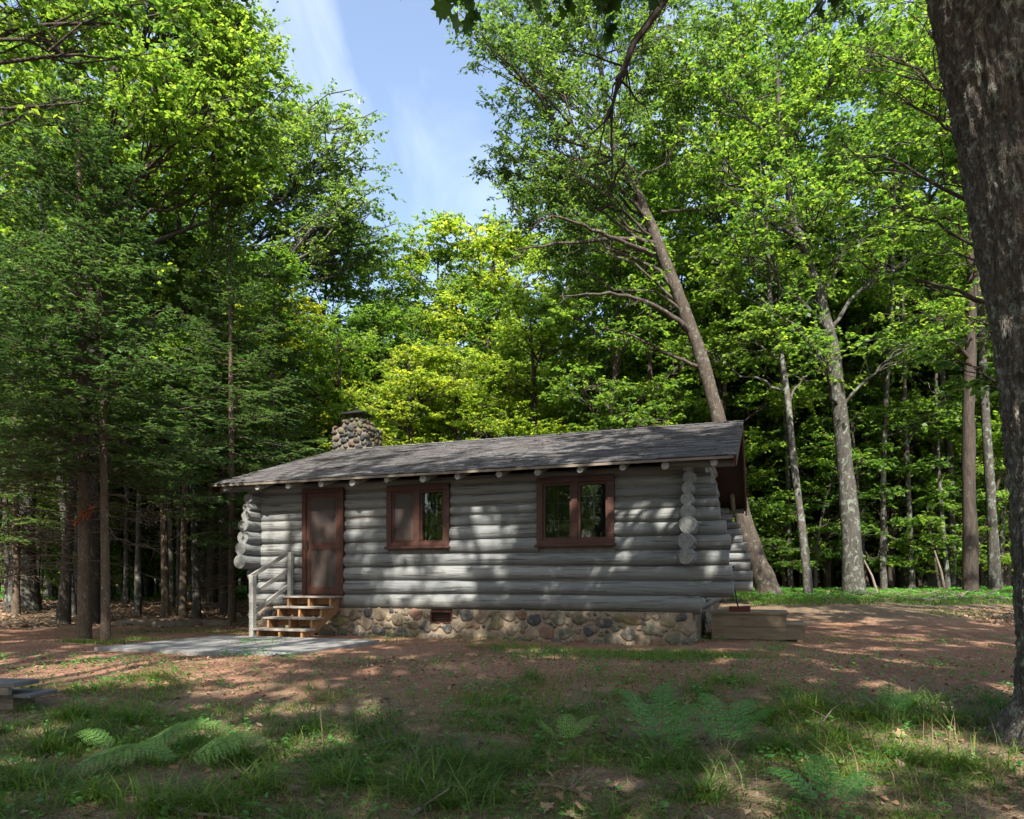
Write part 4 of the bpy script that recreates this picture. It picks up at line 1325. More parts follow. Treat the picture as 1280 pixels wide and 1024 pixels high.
def keep_leaf(P):
    """False where a leaf would close one of the gaps in the canopy"""
    u, v = shadow_uv(P)
    k = np.ones(len(P), bool)
    for (gu, gv, ru, rv, _) in GAPS:
        w = 1 + .25 * np.sin(u * 9 + gv * 5) * np.cos(v * 11 + gu * 3)
        k &= ((u - gu) / (ru * w)) ** 2 + ((v - gv) / (rv * w * 1.15)) ** 2 > 1
    # fine random dapple
    f = np.sin(u * 2.3 + 1.7 * np.sin(v * 1.9)) * np.sin(v * 3.1 + 1.3 * np.sin(u * 2.7 + 1)) + .5 * np.sin(u * 6.1 + v * 5.3) * np.sin(v * 7.7 - u * 4.1)
    thr = np.where((u < -4.0) & (v > 15.5), -.25, np.where(((u > 6.3) & (v > 17)) | (v > 25), -.35, np.where(v < 7.0, 1.36, 1.16)))
    k &= f < thr
    st_ = np.sin(v * 13 + u * 1.2 + .8 * np.sin(u * 1.7)) + .5 * np.sin(u * 3.1 + v * 4)
    k &= ~((u < -2.6) & (u > -10) & (v > 7.4) & (v < 11.8) & (st_ < .35))
    k &= ~((u > 4.2) & (u < 11) & (v > 10.0) & (v < 16.5) & (f > .45))
    k &= ~((u > -3) & (u < 4.2) & (v > 8.3) & (v < 11.8) & (f > .62))
    return k

def sun_gap_keep(P):
    """overhead leaves left after the sun gaps are cut to shape the light"""
    return keep_leaf(P)

# --- the big rough-barked oak at the right edge
bx, by = 4.50, 5.45
bz = float(ground_h(bx, by))
big = empty('oak_tree', (0, 0, 0))
tag(big, 'huge rough barked oak with pale green lichen leaning in at the right edge', 'tree')
zz = np.array([-.45, -.30, -.10, .12, .5, 1.05, 2.0, 3.1, 4.3, 5.6, 7.2, 9.5, 12, 15])
ey = np.interp(HY - (zz - CAM_Z) * FPX / by, [10, 110, 220, 330, 450, 560, 700, 800, 880, 940], [1160, 1178, 1203, 1224, 1242, 1254, 1262, 1266, 1262, 1246])
cx_old = np.array([4.50, 4.50, 4.49, 4.47, 4.43, 4.36, 4.20, 4.02, 3.83, 3.62, 3.35, 2.95, 2.4, 2.0])
rr_ = np.array([.80, .70, .61, .54, .50, .48, .46, .45, .44, .43, .42, .36, .27, .12])
qe = (ey - HX) / FPX
cx_ = np.where(zz < 5.7, qe * by + (np.where(zz < .3, .56, rr_) + .03) * np.sqrt(1 + qe ** 2), cx_old + .12)
tz_ = np.interp(np.linspace(0, 1, 260) ** 1.35, np.linspace(0, 1, len(zz)), zz)
tz_ = np.linspace(-.45, 6.2, 420)
tz_ = np.concatenate([tz_, np.linspace(6.4, 15, 30)])
Sx = 170
aa = 2 * PI * np.arange(Sx) / Sx
VV = np.empty((len(tz_), Sx, 3))
for i, z_ in enumerate(tz_):
    c_x = np.interp(z_, zz, cx_); rad = np.interp(z_, zz, rr_)
    for k in range(Sx):
        a = aa[k]
        ca, sa = math.cos(a), math.sin(a)
        p = Vector((ca * 3.4, sa * 3.4, z_ * .9))
        rg_ = 1 - abs(mnoise.noise(Vector((ca * 7.5 + 7, sa * 7.5, z_ * 2.6)))) * 2.0
        rg2 = 1 - abs(mnoise.noise(Vector((ca * 15, sa * 15 + 3, z_ * 7.5)))) * 2.0
        flare = .09 * max(0, 1 - (z_ + .45) / .9) * (math.sin(a * 5 + 1) * .6 + .3)
        rad_k = rad * (1 + .05 * mnoise.noise(p * .5)) + .042 * (rg_ - .6) + .026 * (rg2 - .6) + flare * rad + .006 * mnoise.noise(Vector((ca * 40, sa * 40, z_ * 22)))
        VV[i, k] = (c_x + ca * rad_k, by + sa * rad_k, z_)
idx = np.arange(len(tz_) * Sx).reshape(len(tz_), Sx)
q = np.stack([idx[:-1], np.roll(idx, -1, 1)[:-1], np.roll(idx, -1, 1)[1:], idx[1:]], axis=-1).reshape(-1, 4)
link('trunk', mesh_np('big_oak_trunk', VV.reshape(-1, 3), [q], M['bark_big'], True), big)
top = [(np.interp(z_, zz, cx_), by, z_) for z_ in (6.3, 8, 10, 12, 15)]
lobes = []
rb = R(9)
for i in range(26):
    a = rb.uniform(0, 6.28); d = rb.uniform(.8, 5.2)
    x, y = 3.0 + d * math.cos(a), 4.2 + d * math.sin(a) * .95
    z_ = rb.uniform(9.5, 15.5)
    if y * .826 + 1.05 + 1.6 > z_: continue
    lobes.append((x, y, z_, rb.uniform(1.0, 1.7)))
# near sprays that dip into the top of the view
near = [(-.75, 5.3, 6.08, .45), (.1, 5.4, 6.05, .5), (.7, 5.6, 6.2, .45), (1.1, 5.9, 6.3, .4), (1.6, 5.6, 6.2, .45), (.45, 6.4, 6.75, .5), (-.3, 6.2, 6.7, .5), (2.3, 6.0, 6.35, .5)]
customs = [(((3.5, 5.5, 6.9), (2.8, 6.0, 7.6), (2.1, 6.8, 7.5), at(832, -6, 7.0), at(800, 42, 7.0), at(772, 92, 7.0), at(764, 140, 7.0), at(766, 210, 7.0), at(764, 290, 7.0)), (.09, .065, .05, .042, .034, .026, .014, .007, .002)),
           ((at(766, 125, 7.0), at(757, 150, 6.9), at(748, 190, 6.9), at(742, 222, 6.8)), (.012, .009, .006, .002)),
           ((at(770, 100, 7.0), at(782, 85, 7.1), at(784, 110, 7.1)), (.014, .010, .004)),
           (((3.4, 5.5, 7.2), (1.6, 5.5, 6.9), (-.2, 5.5, 6.6), (-1.0, 5.4, 6.3)), (.08, .05, .03, .01))]
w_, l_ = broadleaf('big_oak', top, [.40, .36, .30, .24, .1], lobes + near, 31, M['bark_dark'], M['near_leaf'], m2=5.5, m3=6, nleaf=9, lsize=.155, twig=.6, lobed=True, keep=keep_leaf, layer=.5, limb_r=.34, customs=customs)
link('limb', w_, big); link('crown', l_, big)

# --- canopy trees standing behind the photographer: their crowns shade the clearing
def canopy_tree(x, y, H, seed, label, spots, bark='bark', leaf='oak', lz=(9, 17)):
    r = R(seed)
    lob = []
    for (cx, cy, n, sp) in spots:
        for i in range(n):
            a = r.uniform(0, 6.28); d = sp * r.uniform(0, 1) ** .5
            px_, py_ = cx + d * math.cos(a), cy + d * math.sin(a)
            z_ = max(r.uniform(*lz), py_ * .826 + 1.05 + 2.4)
            lob.append((px_, py_, z_, r.uniform(1.2, 2.0)))
    t = np.linspace(0, 1, 7)
    tr = .30 * (1 - t) ** .7 + .04; tr[0] = .42
    tp = np.stack([x + .3 * np.sin(t * 3), y + .3 * np.cos(t * 3), -.5 + (H + .5) * t], axis=1)
    w, l = broadleaf('canopy', tp, tr, lob, seed, M[bark], M[leaf], m2=6.0, m3=6, nleaf=15, lsize=.19, twig=.85, keep=keep_leaf, wide=.8)
    o = empty('maple_tree', (0, 0, 0)); tag(o, label, 'tree')
    link('trunk', w, o); link('crown', l, o)
canopy_tree(-7.5, -3.0, 17, 41, 'broad oak just behind the viewpoint whose crown shades the left of the clearing', [(-8, -3, 14, 4.2), (-5.5, 1.5, 9, 3.2), (-10.5, 2, 7, 3)])
canopy_tree(-1.2, -7.0, 18, 42, 'tall oak behind the viewpoint shading the front of the cabin', [(-1.5, -5.5, 16, 4.2), (-.5, -.5, 13, 3.6), (-3.5, -9.5, 6, 3)])
canopy_tree(6.8, -4.5, 17, 43, 'tall oak behind and right of the viewpoint shading the track', [(6, -4.5, 14, 4.2), (5.0, 0.5, 10, 3.6), (10.5, -2, 8, 3.6), (2.4, -6.5, 6, 2.2)])
canopy_tree(12.5, 4.0, 17, 44, 'spreading oak outside the right of the view shading the far track', [(11, 2.5, 9, 3.0), (13.0, 7, 9, 2.6), (6.6, 7.6, 8, 2.0)], lz=(9, 16))
# --- the pale oak leaning over the cabin
g0 = float(ground_h(7.6, 21))
tr_pts = [(7.72, 21, g0 - .3), at(958, 728, 21), at(945, 700, 21), at(930, 650, 21), at(912, 580, 21), at(895, 510, 21), at(878, 450, 21), at(860, 400, 21), at(843, 355, 21), at(826, 315, 21), at(806, 262, 21), at(788, 228, 21), at(770, 195, 21.2), at(758, 150, 21.4), at(752, 90, 21.6), at(742, 30, 22)]
tr_r = [.56, .38, .32, .29, .255, .235, .22, .21, .20, .19, .175, .155, .13, .10, .08, .05]
def lp(lst, Y, rr): return [(*at(px, py, Y + dy), rr * s) for (px, py, dy, s) in lst]
lob = lp([(660, 60, 0, 1), (700, 110, 1, 1.1), (645, 150, 0, .9), (665, 220, .5, .95), (640, 255, 0, .7), (720, 190, -1, 1), (740, 250, .5, .9), (690, 290, 0, .8), (780, 60, 0, 1.2), (840, 30, 1, 1.2), (830, 110, 1.5, 1.1),
          (700, 20, 1, 1.1), (620, 215, .5, .55), (655, 100, -1, .8), (760, 130, -1, 1.0), (800, 170, 2, 1), (600, 40, -2, .38), (575, 15, -2, .32), (620, 60, -1.5, .55), (860, 190, 2, 1), (700, 330, 1, .7), (640, 30, 0, 1), (730, -20, 0, 1.3), (820, -30, 1, 1.3),
          (628, 180, 0, .6), (900, 80, 1, 1.2)], 20.5, 1.55)
customs = [((at(862, 415, 21), at(835, 390, 20.5), at(800, 374, 20), at(760, 365, 19.5), at(700, 372, 19)), (.10, .08, .055, .04, .012)),
           ((at(872, 458, 21), at(830, 440, 20.7), at(790, 420, 20.4), at(745, 408, 20)), (.06, .045, .03, .008)),
           ((at(820, 305, 21), at(790, 298, 20.6), at(740, 302, 20.2), at(690, 305, 20), at(640, 312, 19.8)), (.09, .07, .05, .035, .01)),
           ((at(815, 318, 21), at(775, 300, 20), at(735, 285, 19.5), at(695, 268, 19), at(665, 285, 19)), (.08, .06, .045, .03, .01)),
           ((at(772, 200, 21.2), at(735, 195, 21), at(700, 205, 20.5), at(672, 185, 20)), (.06, .04, .03, .01)),
           ((at(826, 265, 22), at(880, 262, 22.5), at(915, 250, 23)), (.05, .035, .01))]
lean = empty('oak_tree', (0, 0, 0))
tag(lean, 'pale barked oak leaning left over the cabin roof with bare curved limbs', 'tree')
w_, l_ = broadleaf('leaning_oak', tr_pts, [q_ * .86 for q_ in tr_r], lob, 51, M['bark_lean'], M['oak'], m2=9, m3=7, nleaf=17, lsize=.125, twig=.62, layer=.75, wide=.5, customs=customs, S0=16, limb_r=.17)
link('trunk', w_, lean); link('crown', l_, lean)

# --- left: tall maple and the far oak that draw the skyline
mt = empty('maple_tree', (0, 0, 0))
tag(mt, 'tall maple with a dark forking trunk filling the top left of the view', 'tree')
tp = [(*at(112, 752, 17)[:2], -.3), at(110, 600, 17), at(112, 450, 17), at(118, 330, 17), at(138, 230, 17), at(143, 120, 17), at(150, 20, 17), at(155, -80, 17)]
lob = lp([(40, 40, 0, 1.1), (110, 20, 1, 1.1), (190, 30, 0, 1.2), (60, 130, -1, 1.1), (250, 60, 0, 1.1), (270, 20, 1, 1.0), (305, 90, .5, .9), (325, 140, 1, .6), (290, 150, 0, 1.0), (230, 150, -1, 1), (170, 150, 1, 1),
          (20, 200, 0, 1), (80, 230, 1, .9), (200, 230, 1, .9), (270, 220, .5, .8), (330, 190, 1, .7), (300, 45, 1, .6), (100, -60, 0, 1.4), (220, -60, 0, 1.4), (260, -50, 0, 1.1), (0, -20, -1, 1.3), (10, 110, -1, 1),
          (330, 230, 1, .6), (140, 90, -2, .9), (318, 100, 0, .6), (130, 290, 1, .8), (40, 320, 1, .8)], 16.5, 1.5)
w_, l_ = broadleaf('left_maple', tp, [.26, .22, .20, .19, .17, .14, .10, .05], lob, 61, M['bark_dark'], M['maple'], m2=8, m3=7, nleaf=17, lsize=.12, twig=.65,
                   customs=[((at(143, 185, 17), at(185, 140, 16.7), at(215, 100, 16.5), at(250, 80, 16.2), at(285, 45, 16)), (.09, .07, .05, .03, .01)),
                            ((at(190, 60, 15), at(200, 85, 15), at(213, 105, 15)), (.02, .03, .04))])
link('trunk', w_, mt); link('crown', l_, mt)

fo_ = empty('oak_tree', (0, 0, 0))
tag(fo_, 'distant oak whose grey green crown juts into the sky gap on the left', 'tree')
tp = [(*at(252, 752, 27)[:2], .1), at(250, 640, 27), at(246, 520, 27), at(240, 400, 27), at(228, 310, 27), at(214, 265, 27), at(225, 200, 27), at(240, 130, 27)]
lob = lp([(420, 175, 0, .95), (395, 140, 1, .8), (440, 200, 0, .6), (380, 200, 0, 1), (410, 240, 1, .9), (450, 270, 0, .75), (475, 300, .5, .5), (430, 290, 1, .8), (350, 160, 0, 1), (340, 230, 0, 1), (380, 290, 1, .9),
          (300, 200, -1, 1.1), (290, 110, 0, 1.2), (330, 90, 0, .9), (335, 70, 1, .6), (240, 120, 0, 1.3), (310, 290, 0, 1), (180, 200, 0, 1.2), (445, 145, 0, .45), (465, 250, 0, .45), (290, 30, 1, .9), (240, 30, 1, 1.3), (480, 320, 1, .4), (400, 330, 1, .8), (345, 340, 1, .9)], 26.5, 2.1)
w_, l_ = broadleaf('far_oak', tp, [.5, .40, .36, .32, .28, .22, .16, .08], lob, 62, M['bark_pale'], M['oak'], m2=5.5, m3=7, nleaf=18, lsize=.16, twig=.85, layer=.7, wide=.55,
                   customs=[((at(226, 300, 27), at(250, 295, 26.5), at(262, 270, 26), at(265, 240, 26)), (.16, .12, .08, .04)),
                            ((at(320, 260, 27), at(380, 270, 27), at(430, 280, 27), at(470, 290, 27)), (.06, .05, .03, .01))])
link('trunk', w_, fo_); link('crown', l_, fo_)

# --- generic variants
VAR = {}
for i, sd_ in enumerate((101, 102, 103)):
    VAR['tall%d' % i] = generic(sd_, 19, 6.0, 4.2, 20, .21, M['bark'], M['maple'], m2=6, m3=7, nleaf=17, lsize=.15, twig=.8)
for i, sd_ in enumerate((111, 112, 113)):
    VAR['mid%d' % i] = generic(sd_, 11, 2.6, 3.1, 17, .11, M['bark_dark'], M['maple'], m2=7, m3=7, nleaf=16, lsize=.125, twig=.7, layer=.35, limb_arch=.03)
for i, sd_ in enumerate((121, 122)):
    VAR['lime%d' % i] = generic(sd_, 10, 2.8, 3.3, 18, .11, M['bark_dark'], M['lime'], m2=8.5, m3=7, nleaf=17, lsize=.115, twig=.65, layer=.28, limb_arch=.02)
for i, sd_ in enumerate((131, 132, 133)):
    VAR['sap%d' % i] = generic(sd_, 5.0, .8, 1.7, 11, .035, M['bark_dark'], M['maple'], m2=10, m3=5, nleaf=11, lsize=.13, twig=.5, layer=.3, limb_arch=.02)
for i, sd_ in enumerate((141, 142, 143)):
    VAR['slim%d' % i] = generic(sd_, 15, 5.5, 2.6, 13, .115, M['bark_dark'], M['maple'], m2=7, m3=6, nleaf=16, lsize=.15, twig=.75, lean=.7)
for i, sd_ in enumerate((161, 162)):
    VAR['sapl%d' % i] = generic(sd_, 5.4, .8, 1.8, 12, .035, M['bark_dark'], M['fresh'], m2=10, m3=5, nleaf=12, lsize=.12, twig=.5, layer=.28, limb_arch=.02)
for i, sd_ in enumerate((115, 116)):
    VAR['fre%d' % i] = generic(sd_, 11, 2.4, 3.2, 18, .10, M['bark_dark'], M['fresh'], m2=7.5, m3=6, nleaf=17, lsize=.125, twig=.7, layer=.3, limb_arch=.03)
for i, sd_ in enumerate((171, 172, 173)):
    VAR['pole%d' % i] = generic(sd_, 14.5, 5.0, 1.9, 10, .062, M['bark'], M['maple'], m2=7, m3=6, nleaf=13, lsize=.14, twig=.7, lean=.9)
VAR['grey0'] = generic(151, 19, 7.0, 4.0, 18, .30, M['bark'], M['oak'], m2=5.2, m3=7, nleaf=13, lsize=.15, twig=.8, wide=.55)

def put(var, px, Y, s, label, name='maple_tree', rz=None, group=None, sz=None, tilt=(0, 0), cat='tree'):
    w, l = VAR[var]
    x = (px - HX) / FPX * Y
    rr = R(int(px * 7 + Y * 131)).uniform(0, 6.28) if rz is None else rz
    return place_tree(var, name, w, l, x, Y, rr, s, label, cat, group, sz=sz, tilt=tilt)

# centre: bright young maples behind the roof
put('lime0', 505, 22.5, .86, 'yellow green young maple directly right of the chimney')
put('lime1', 590, 23.5, .92, 'bright lime maple with flat layered boughs behind the middle of the roof')
put('lime0', 660, 25.5, 1.10, 'bright yellow green maple rising behind the cabin between the chimney and the leaning oak')
put('mid1', 440, 25.0, .95, 'mid green maple just left of the chimney')
put('lime1', 415, 29.0, 1.05, 'yellow tinged maple reaching up behind the chimney on the left')
put('tall0', 548, 31.0, .88, 'rounded maple whose sunlit top marks the low point of the skyline')
put('lime1', 605, 31.5, 1.82, 'tall sunny maple right of the gap of sky')
put('tall1', 712, 30.0, 1.0, 'tall maple with an upright trunk behind the right half of the roof')
put('mid0', 745, 22.0, 1.05, 'fresh green maple under the bare limbs of the leaning oak')
put('mid2', 820, 24.0, 1.15, 'dense green maple behind the right end of the roof ridge')
put('tall2', 470, 37.0, .82, 'far maple seen above the chimney')
put('tall1', 640, 38.0, 1.02, 'far tall maple behind the sunny maples in the centre')
put('tall0', 780, 36.0, 1.05, 'far broad maple behind the leaning oak')
for (px, Y, v, s, lab) in ((905, 26, 'fre1', 1.1, 'leafy maple with low boughs directly right of the leaning oak trunk'), (945, 29, 'mid0', 1.15, 'leafy maple filling the space above the slim pale grey maple foot'),
                          (1030, 27, 'fre0', 1.1, 'leafy maple between the slim pale maple and the stout grey maple'), (1110, 26, 'mid1', 1.2, 'leafy maple just right of the stout grey maple'),
                          (1150, 30, 'fre1', 1.25, 'leafy maple above the brush strip beyond the track'), (1205, 28, 'mid2', 1.2, 'leafy maple hiding behind the dark upright trunk'), (1255, 26, 'fre0', 1.1, 'leafy maple showing right against the huge oak'),
                          (1085, 33, 'fre1', 1.3, 'paler green maple deep behind the stout grey maple'), (985, 34, 'fre0', 1.3, 'paler green maple deep behind the slim pale maple'),
                          (860, 31, 'fre1', 1.2, 'paler green maple behind the trunk of the leaning oak')):
    put(v, px, Y, s, lab)
put('tall0', 905, 27, 1.15, 'tall full maple towering right of the leaning oak crown')
put('tall2', 1010, 28.5, 1.2, 'tall full maple behind the fork of the stout grey maple')
put('tall1', 1125, 28, 1.2, 'tall full maple high between the stout grey maple and the huge oak')
put('tall0', 1200, 31, 1.25, 'tall full maple directly behind the dark upright trunk')
put('tall1', 455, 32, .86, 'grey green maple closing the lower tip of the sky gap')
put('tall2', 395, 30, .86, 'maple under the overhanging crown of the distant oak')
put('lime0', 350, 27, 1.15, 'light green maple behind the spruce next to the cabin corner')
put('lime1', 230, 27, 1.25, 'light green maple glowing between the left hand spruces')
put('lime0', 120, 25, 1.2, 'light green maple behind the nearest spruce')
put('mid1', 40, 24, 1.1, 'mid green maple at the far left behind the thick grey oak')
put('tall0', 180, 33, 1.1, 'tall full maple high behind the left hand spruces')
put('tall1', 60, 29, 1.1, 'tall full maple rising at the left edge behind the spruces')
# right side named trunks
def trunk_tree(px0, pts, Y, rads, lob, seed, label, bark='bark', leaf='maple', name='maple_tree', **kw):
    o = empty(name, (0, 0, 0)); tag(o, label, 'tree')
    b = at(px0, 0, Y)
    tp = [(b[0], Y, float(ground_h(b[0], Y)) - .25)] + [at(px, py, Y) for (px, py) in pts]
    w, l = broadleaf(label[:12], tp, [q_ * .70 for q_ in rads], lob, seed, M[bark], M[leaf], m2=kw.pop('m2', 6), m3=6, nleaf=kw.pop('nleaf', 12), lsize=kw.pop('lsize', .145), twig=.75, **kw)
    link('trunk', w, o); link('crown', l, o)
trunk_tree(1068, [(1062, 640), (1052, 540), (1044, 450), (1025, 370), (1005, 320), (985, 240), (975, 150), (970, 60)], 21.5, [.50, .37, .31, .28, .25, .22, .17, .12, .06],
           lp([(900, 200, 0, 1.1), (960, 120, 1, 1.3), (1050, 100, 0, 1.2), (1100, 200, 0, 1.2), (1000, 250, -1, 1.2), (920, 300, -1, 1.1), (1070, 300, 0, 1), (960, 380, -1, .9), (1120, 330, 1, 1), (1040, 20, 0, 1.3), (930, 20, 1, 1.2), (1120, 60, 0, 1.2), (1130, 430, 0, .9), (900, 110, 0, 1.1), (1000, 170, 0, 1.2), (1020, 430, -2, .8)], 21, 1.6),
           71, 'stout grey trunked maple with pale lichen standing right of the cabin', customs=[((at(1015, 345, 21.5), at(1000, 300, 21), at(965, 280, 20.5), at(930, 262, 20)), (.11, .08, .05, .01)), ((at(1028, 372, 21.5), at(1050, 330, 21.8), at(1052, 270, 22)), (.07, .05, .02))])
trunk_tree(1012, [(1003, 660), (992, 580), (985, 500), (975, 430), (963, 390), (960, 300), (950, 200)], 21, [.22, .155, .14, .125, .115, .10, .07, .03],
           lp([(950, 260, 0, 1), (900, 360, 0, .9), (1000, 350, 0, .9), (940, 430, 0, .8), (880, 440, 1, .8), (1010, 470, 0, .7), (970, 150, 0, 1)], 21.5, 1.5), 72, 'slim pale grey maple between the cabin corner and the stout grey maple', bark='bark_pale')
trunk_tree(1214, [(1212, 640), (1210, 540), (1213, 440), (1216, 340), (1215, 200), (1210, 60)], 21.5, [.34, .27, .25, .22, .20, .14, .06],
           lp([(1200, 150, 0, 1.2), (1160, 260, 0, 1), (1230, 330, 0, 1), (1150, 380, 0, .9), (1180, 30, 0, 1.3), (1220, 430, 1, .8), (1160, 100, -1, 1)], 21, 1.6), 73, 'dark upright trunk nearest the left side of the huge right hand oak', bark='bark_dark')
trunk_tree(1244, [(1240, 640), (1233, 540), (1228, 440), (1224, 340), (1222, 200)], 22.5, [.28, .20, .19, .17, .13, .05],
           lp([(1240, 300, 0, 1), (1250, 180, 0, 1.2), (1260, 400, 0, 1)], 23, 1.7), 74, 'brown trunk half hidden between the dark upright trunk and the huge oak', bark='bark')
trunk_tree(1188, [(1190, 640), (1186, 560), (1178, 470), (1165, 380), (1155, 300), (1130, 240)], 25, [.26, .19, .17, .15, .13, .09, .04],
           lp([(1130, 200, 0, 1), (1180, 330, 0, .9), (1110, 300, 0, .9), (1150, 420, 0, .8), (1100, 150, 0, 1.1)], 25, 1.7), 75, 'thin reddish brown trunk leaning left deeper in the right hand woods', bark='bark')
nm = empty('maple_tree', (0, 0, 0))
tag(nm, 'near maple behind the huge oak spreading large leafed boughs left across the view', 'tree')
tp = [(8.6, 11.5, -.3), (8.6, 11.5, 2.5), (8.5, 11.6, 5), (8.3, 11.7, 7.5), (8.1, 11.8, 10), (8, 12, 12)]
lob = lp([(1180, 80, 0, 1), (1120, 130, 0, 1), (1150, 210, 0, 1), (1090, 260, .5, .8), (1180, 300, 0, .9), (1130, 350, .5, .7), (1060, 180, .8, .7), (1080, 60, .5, .9), (1200, 400, 0, .7), (1220, 200, 0, .9), (1170, 450, .3, .5), (1230, 480, .3, .5), (1150, 10, 0, 1), (1040, 310, 1, .5)], 12, .85)
w_, l_ = broadleaf('near_maple', tp, [.22, .16, .15, .13, .09, .04], lob, 91, M['bark_dark'], M['maple'], m2=9, m3=6, nleaf=13, lsize=.125, twig=.5, layer=.3, limb_r=.2, keep=keep_leaf)
link('trunk', w_, nm); link('crown', l_, nm)
nm = empty('maple_tree', (0, 0, 0))
tag(nm, 'near maple outside the left edge reaching airy boughs over the top left corner', 'tree')
tp = [(-9.6, 9.5, -.3), (-9.6, 9.5, 3), (-9.5, 9.6, 6), (-9.3, 9.8, 8.5), (-9, 10, 11)]
lob = lp([(20, 30, 0, 1), (80, 60, .5, .9), (140, 20, .5, .9), (30, 140, 0, .8), (190, 60, 1, .6), (110, 130, .6, .6), (230, 15, 1, .6), (60, -20, 0, 1), (-30, 90, 0, 1.2), (10, 230, 0, .6)], 10.5, .8)
w_, l_ = broadleaf('near_left_maple', tp, [.18, .14, .12, .10, .04], lob, 92, M['bark_dark'], M['maple'], m2=9, m3=6, nleaf=13, lsize=.12, twig=.5, layer=.3, limb_r=.2, keep=keep_leaf)
link('trunk', w_, nm); link('crown', l_, nm)
# left trunks
trunk_tree(30, [(28, 680), (32, 620), (38, 540), (30, 440), (20, 340), (15, 240)], 21, [.66, .44, .38, .34, .30, .24, .12],
           lp([(20, 300, 0, 1.3), (90, 330, 1, 1.1), (-40, 250, 0, 1.4), (40, 180, 0, 1.2), (120, 250, 2, 1.1)], 21.5, 1.7), 76, 'thick grey oak trunk flaring at its foot at the far left edge', bark='bark', leaf='oak', name='oak_tree')
trunk_tree(78, [(84, 690), (90, 620), (96, 540), (100, 460), (100, 380)], 16.6, [.24, .15, .13, .12, .10, .05],
           lp([(110, 380, 1, .7), (70, 330, 1, .8), (130, 300, 1, .8)], 17.5, 1.3), 77, 'dark birch like trunk leaning right behind the nearer spruce', bark='bark_dark')

# --- spruces
CON = {}
CON['a'] = conifer(1, 10.2, 3.0, 2.6, .105, n_br=74, twn=22, dead=60)
CON['b'] = conifer(2, 8.0, 3.1, 1.7, .070, n_br=70, twn=20, dead=20)
CON['c'] = conifer(3, 12.5, 2.4, 2.8, .095, n_br=84, twn=22, dead=40)
def spruce(key, px, Y, label, s=1.0, rz=0.0, sz=None, group=None):
    w, l, bo = CON[key]
    o = place_tree(key, 'spruce_tree', w, l, (px - HX) / FPX * Y, Y, rz, s, label, 'tree', group, sz=sz)
    link('boughs', bo, o)
    return o
A_ = spruce('a', 105, 12.7, 'nearest spruce with a stout scaly trunk and one orange dead spray on it', 1.0, .3)
spruce('b', 132, 12.3, 'slender pale stemmed spruce just right of the nearest spruce', 1.0, 1.1)
spruce('c', 290, 17.6, 'dark spruce with a thin trunk just left of the cabin corner', .88, 2.0)
spruce('c', 20, 19.5, 'wide spruce at the left edge behind the nearest spruce', .95, 2.2)
spruce('c', 340, 21.5, 'dark spruce directly behind the left end of the cabin roof', .88, 5.0)
spruce('b', 228, 18.6, 'thin spruce pole nearest the left of the cabin corner spruce', 1.25, 3.0)
spruce('b', 207, 19.0, 'thin dark spruce pole leaning near the middle of the left woods', 1.3, .4)
spruce('a', -60, 14.0, 'spruce mostly outside the left edge with boughs reaching into view', 1.15, 1.2)
# the orange dead spray
rd = R(8)
nd = 120
t_ = rd.uniform(0, 1, nd)
pA, pB = np.array(at(118, 632, 12.4)), np.array(at(95, 652, 12.35))
P_ = pA + (pB - pA) * t_[:, None] + rd.normal(0, .012, (nd, 3))
D_ = nrm(nrm(pB - pA)[None] * .6 + rd.normal(0, .5, (nd, 3)) + np.array([0, 0, -.2]))
lv, lf = leaf_quads(P_, D_, nrm(rd.normal(0, 1, (nd, 3))), np.full(nd, .13), np.full(nd, .035), .2)
tv, tf = batch_tubes(np.stack([np.array(at(135, 622, 12.45)), pA, pB])[None], np.array([[.008, .006, .003]]), 4)
lv, lf = merge([(lv, lf), (tv, tf)])
sp = link('dead_spray', mesh_np('dead_spray', lv, lf, M['dead_needle']))
sp.parent = A_
sp.matrix_parent_inverse = (Matrix.Translation(A_.location) @ Matrix.Rotation(A_.rotation_euler.z, 4, 'Z')).inverted()
sp['label'] = 'orange dead spray of needles'

# --- the woods around: repeated trees
def spot_label(x, y, v, s):
    px = HX + FPX * x / y
    L_ = [(-9999, 'at the far left edge of the woods'), (45, 'left of the dark birch like trunk'), (95, 'behind the two nearest spruces'), (150, 'right of the nearest spruces'), (205, 'among the thin spruce poles'),
          (255, 'beside the cabin corner spruce'), (330, 'beyond the left end of the roof'), (400, 'beyond the chimney'), (480, 'beyond the left window'), (560, 'beyond the middle of the roof'), (650, 'beyond the right window'),
          (760, 'beyond the right part of the roof'), (860, 'beyond the leaning oak'), (960, 'left of the slim pale grey maple'), (1012, 'right of the slim pale grey maple'), (1066, 'right of the stout grey maple'),
          (1120, 'beyond the brush strip'), (1170, 'beside the thin reddish trunk'), (1215, 'right of the dark upright trunk'), (1260, 'hidden past the huge oak')]
    w_ = [b for a, b in L_ if px >= a][-1]
    d_ = 'in front' if y < 30 else ('midway back' if y < 42 else 'far back')
    f_ = {'tal': 'tall full crowned maple', 'mid': 'middling maple with low boughs', 'sli': 'slender stemmed maple', 'lim': 'pale green maple', 'pol': 'thin grey pole like maple', 'sap': ('small leafy sapling' if s < .95 else 'tall leafy sapling')}[v[:3]]
    return '%s %s, %s' % (f_, d_, w_)
GL = 'slim dark trunked maple crowded in the shadowy woods left of the cabin'
GR = 'slim dark trunked maple in the shadowy woods right of the cabin'
GC = 'background maple in the woods behind the cabin roof'
GS = 'leafy maple sapling in the dense understory at the edge of the clearing'
rw = R(99)
def ok(x, y, pl, dmin):
    return all((x - a) ** 2 + (y - b) ** 2 > dmin ** 2 for a, b in pl)
placed = []
n = 0; tries = 0
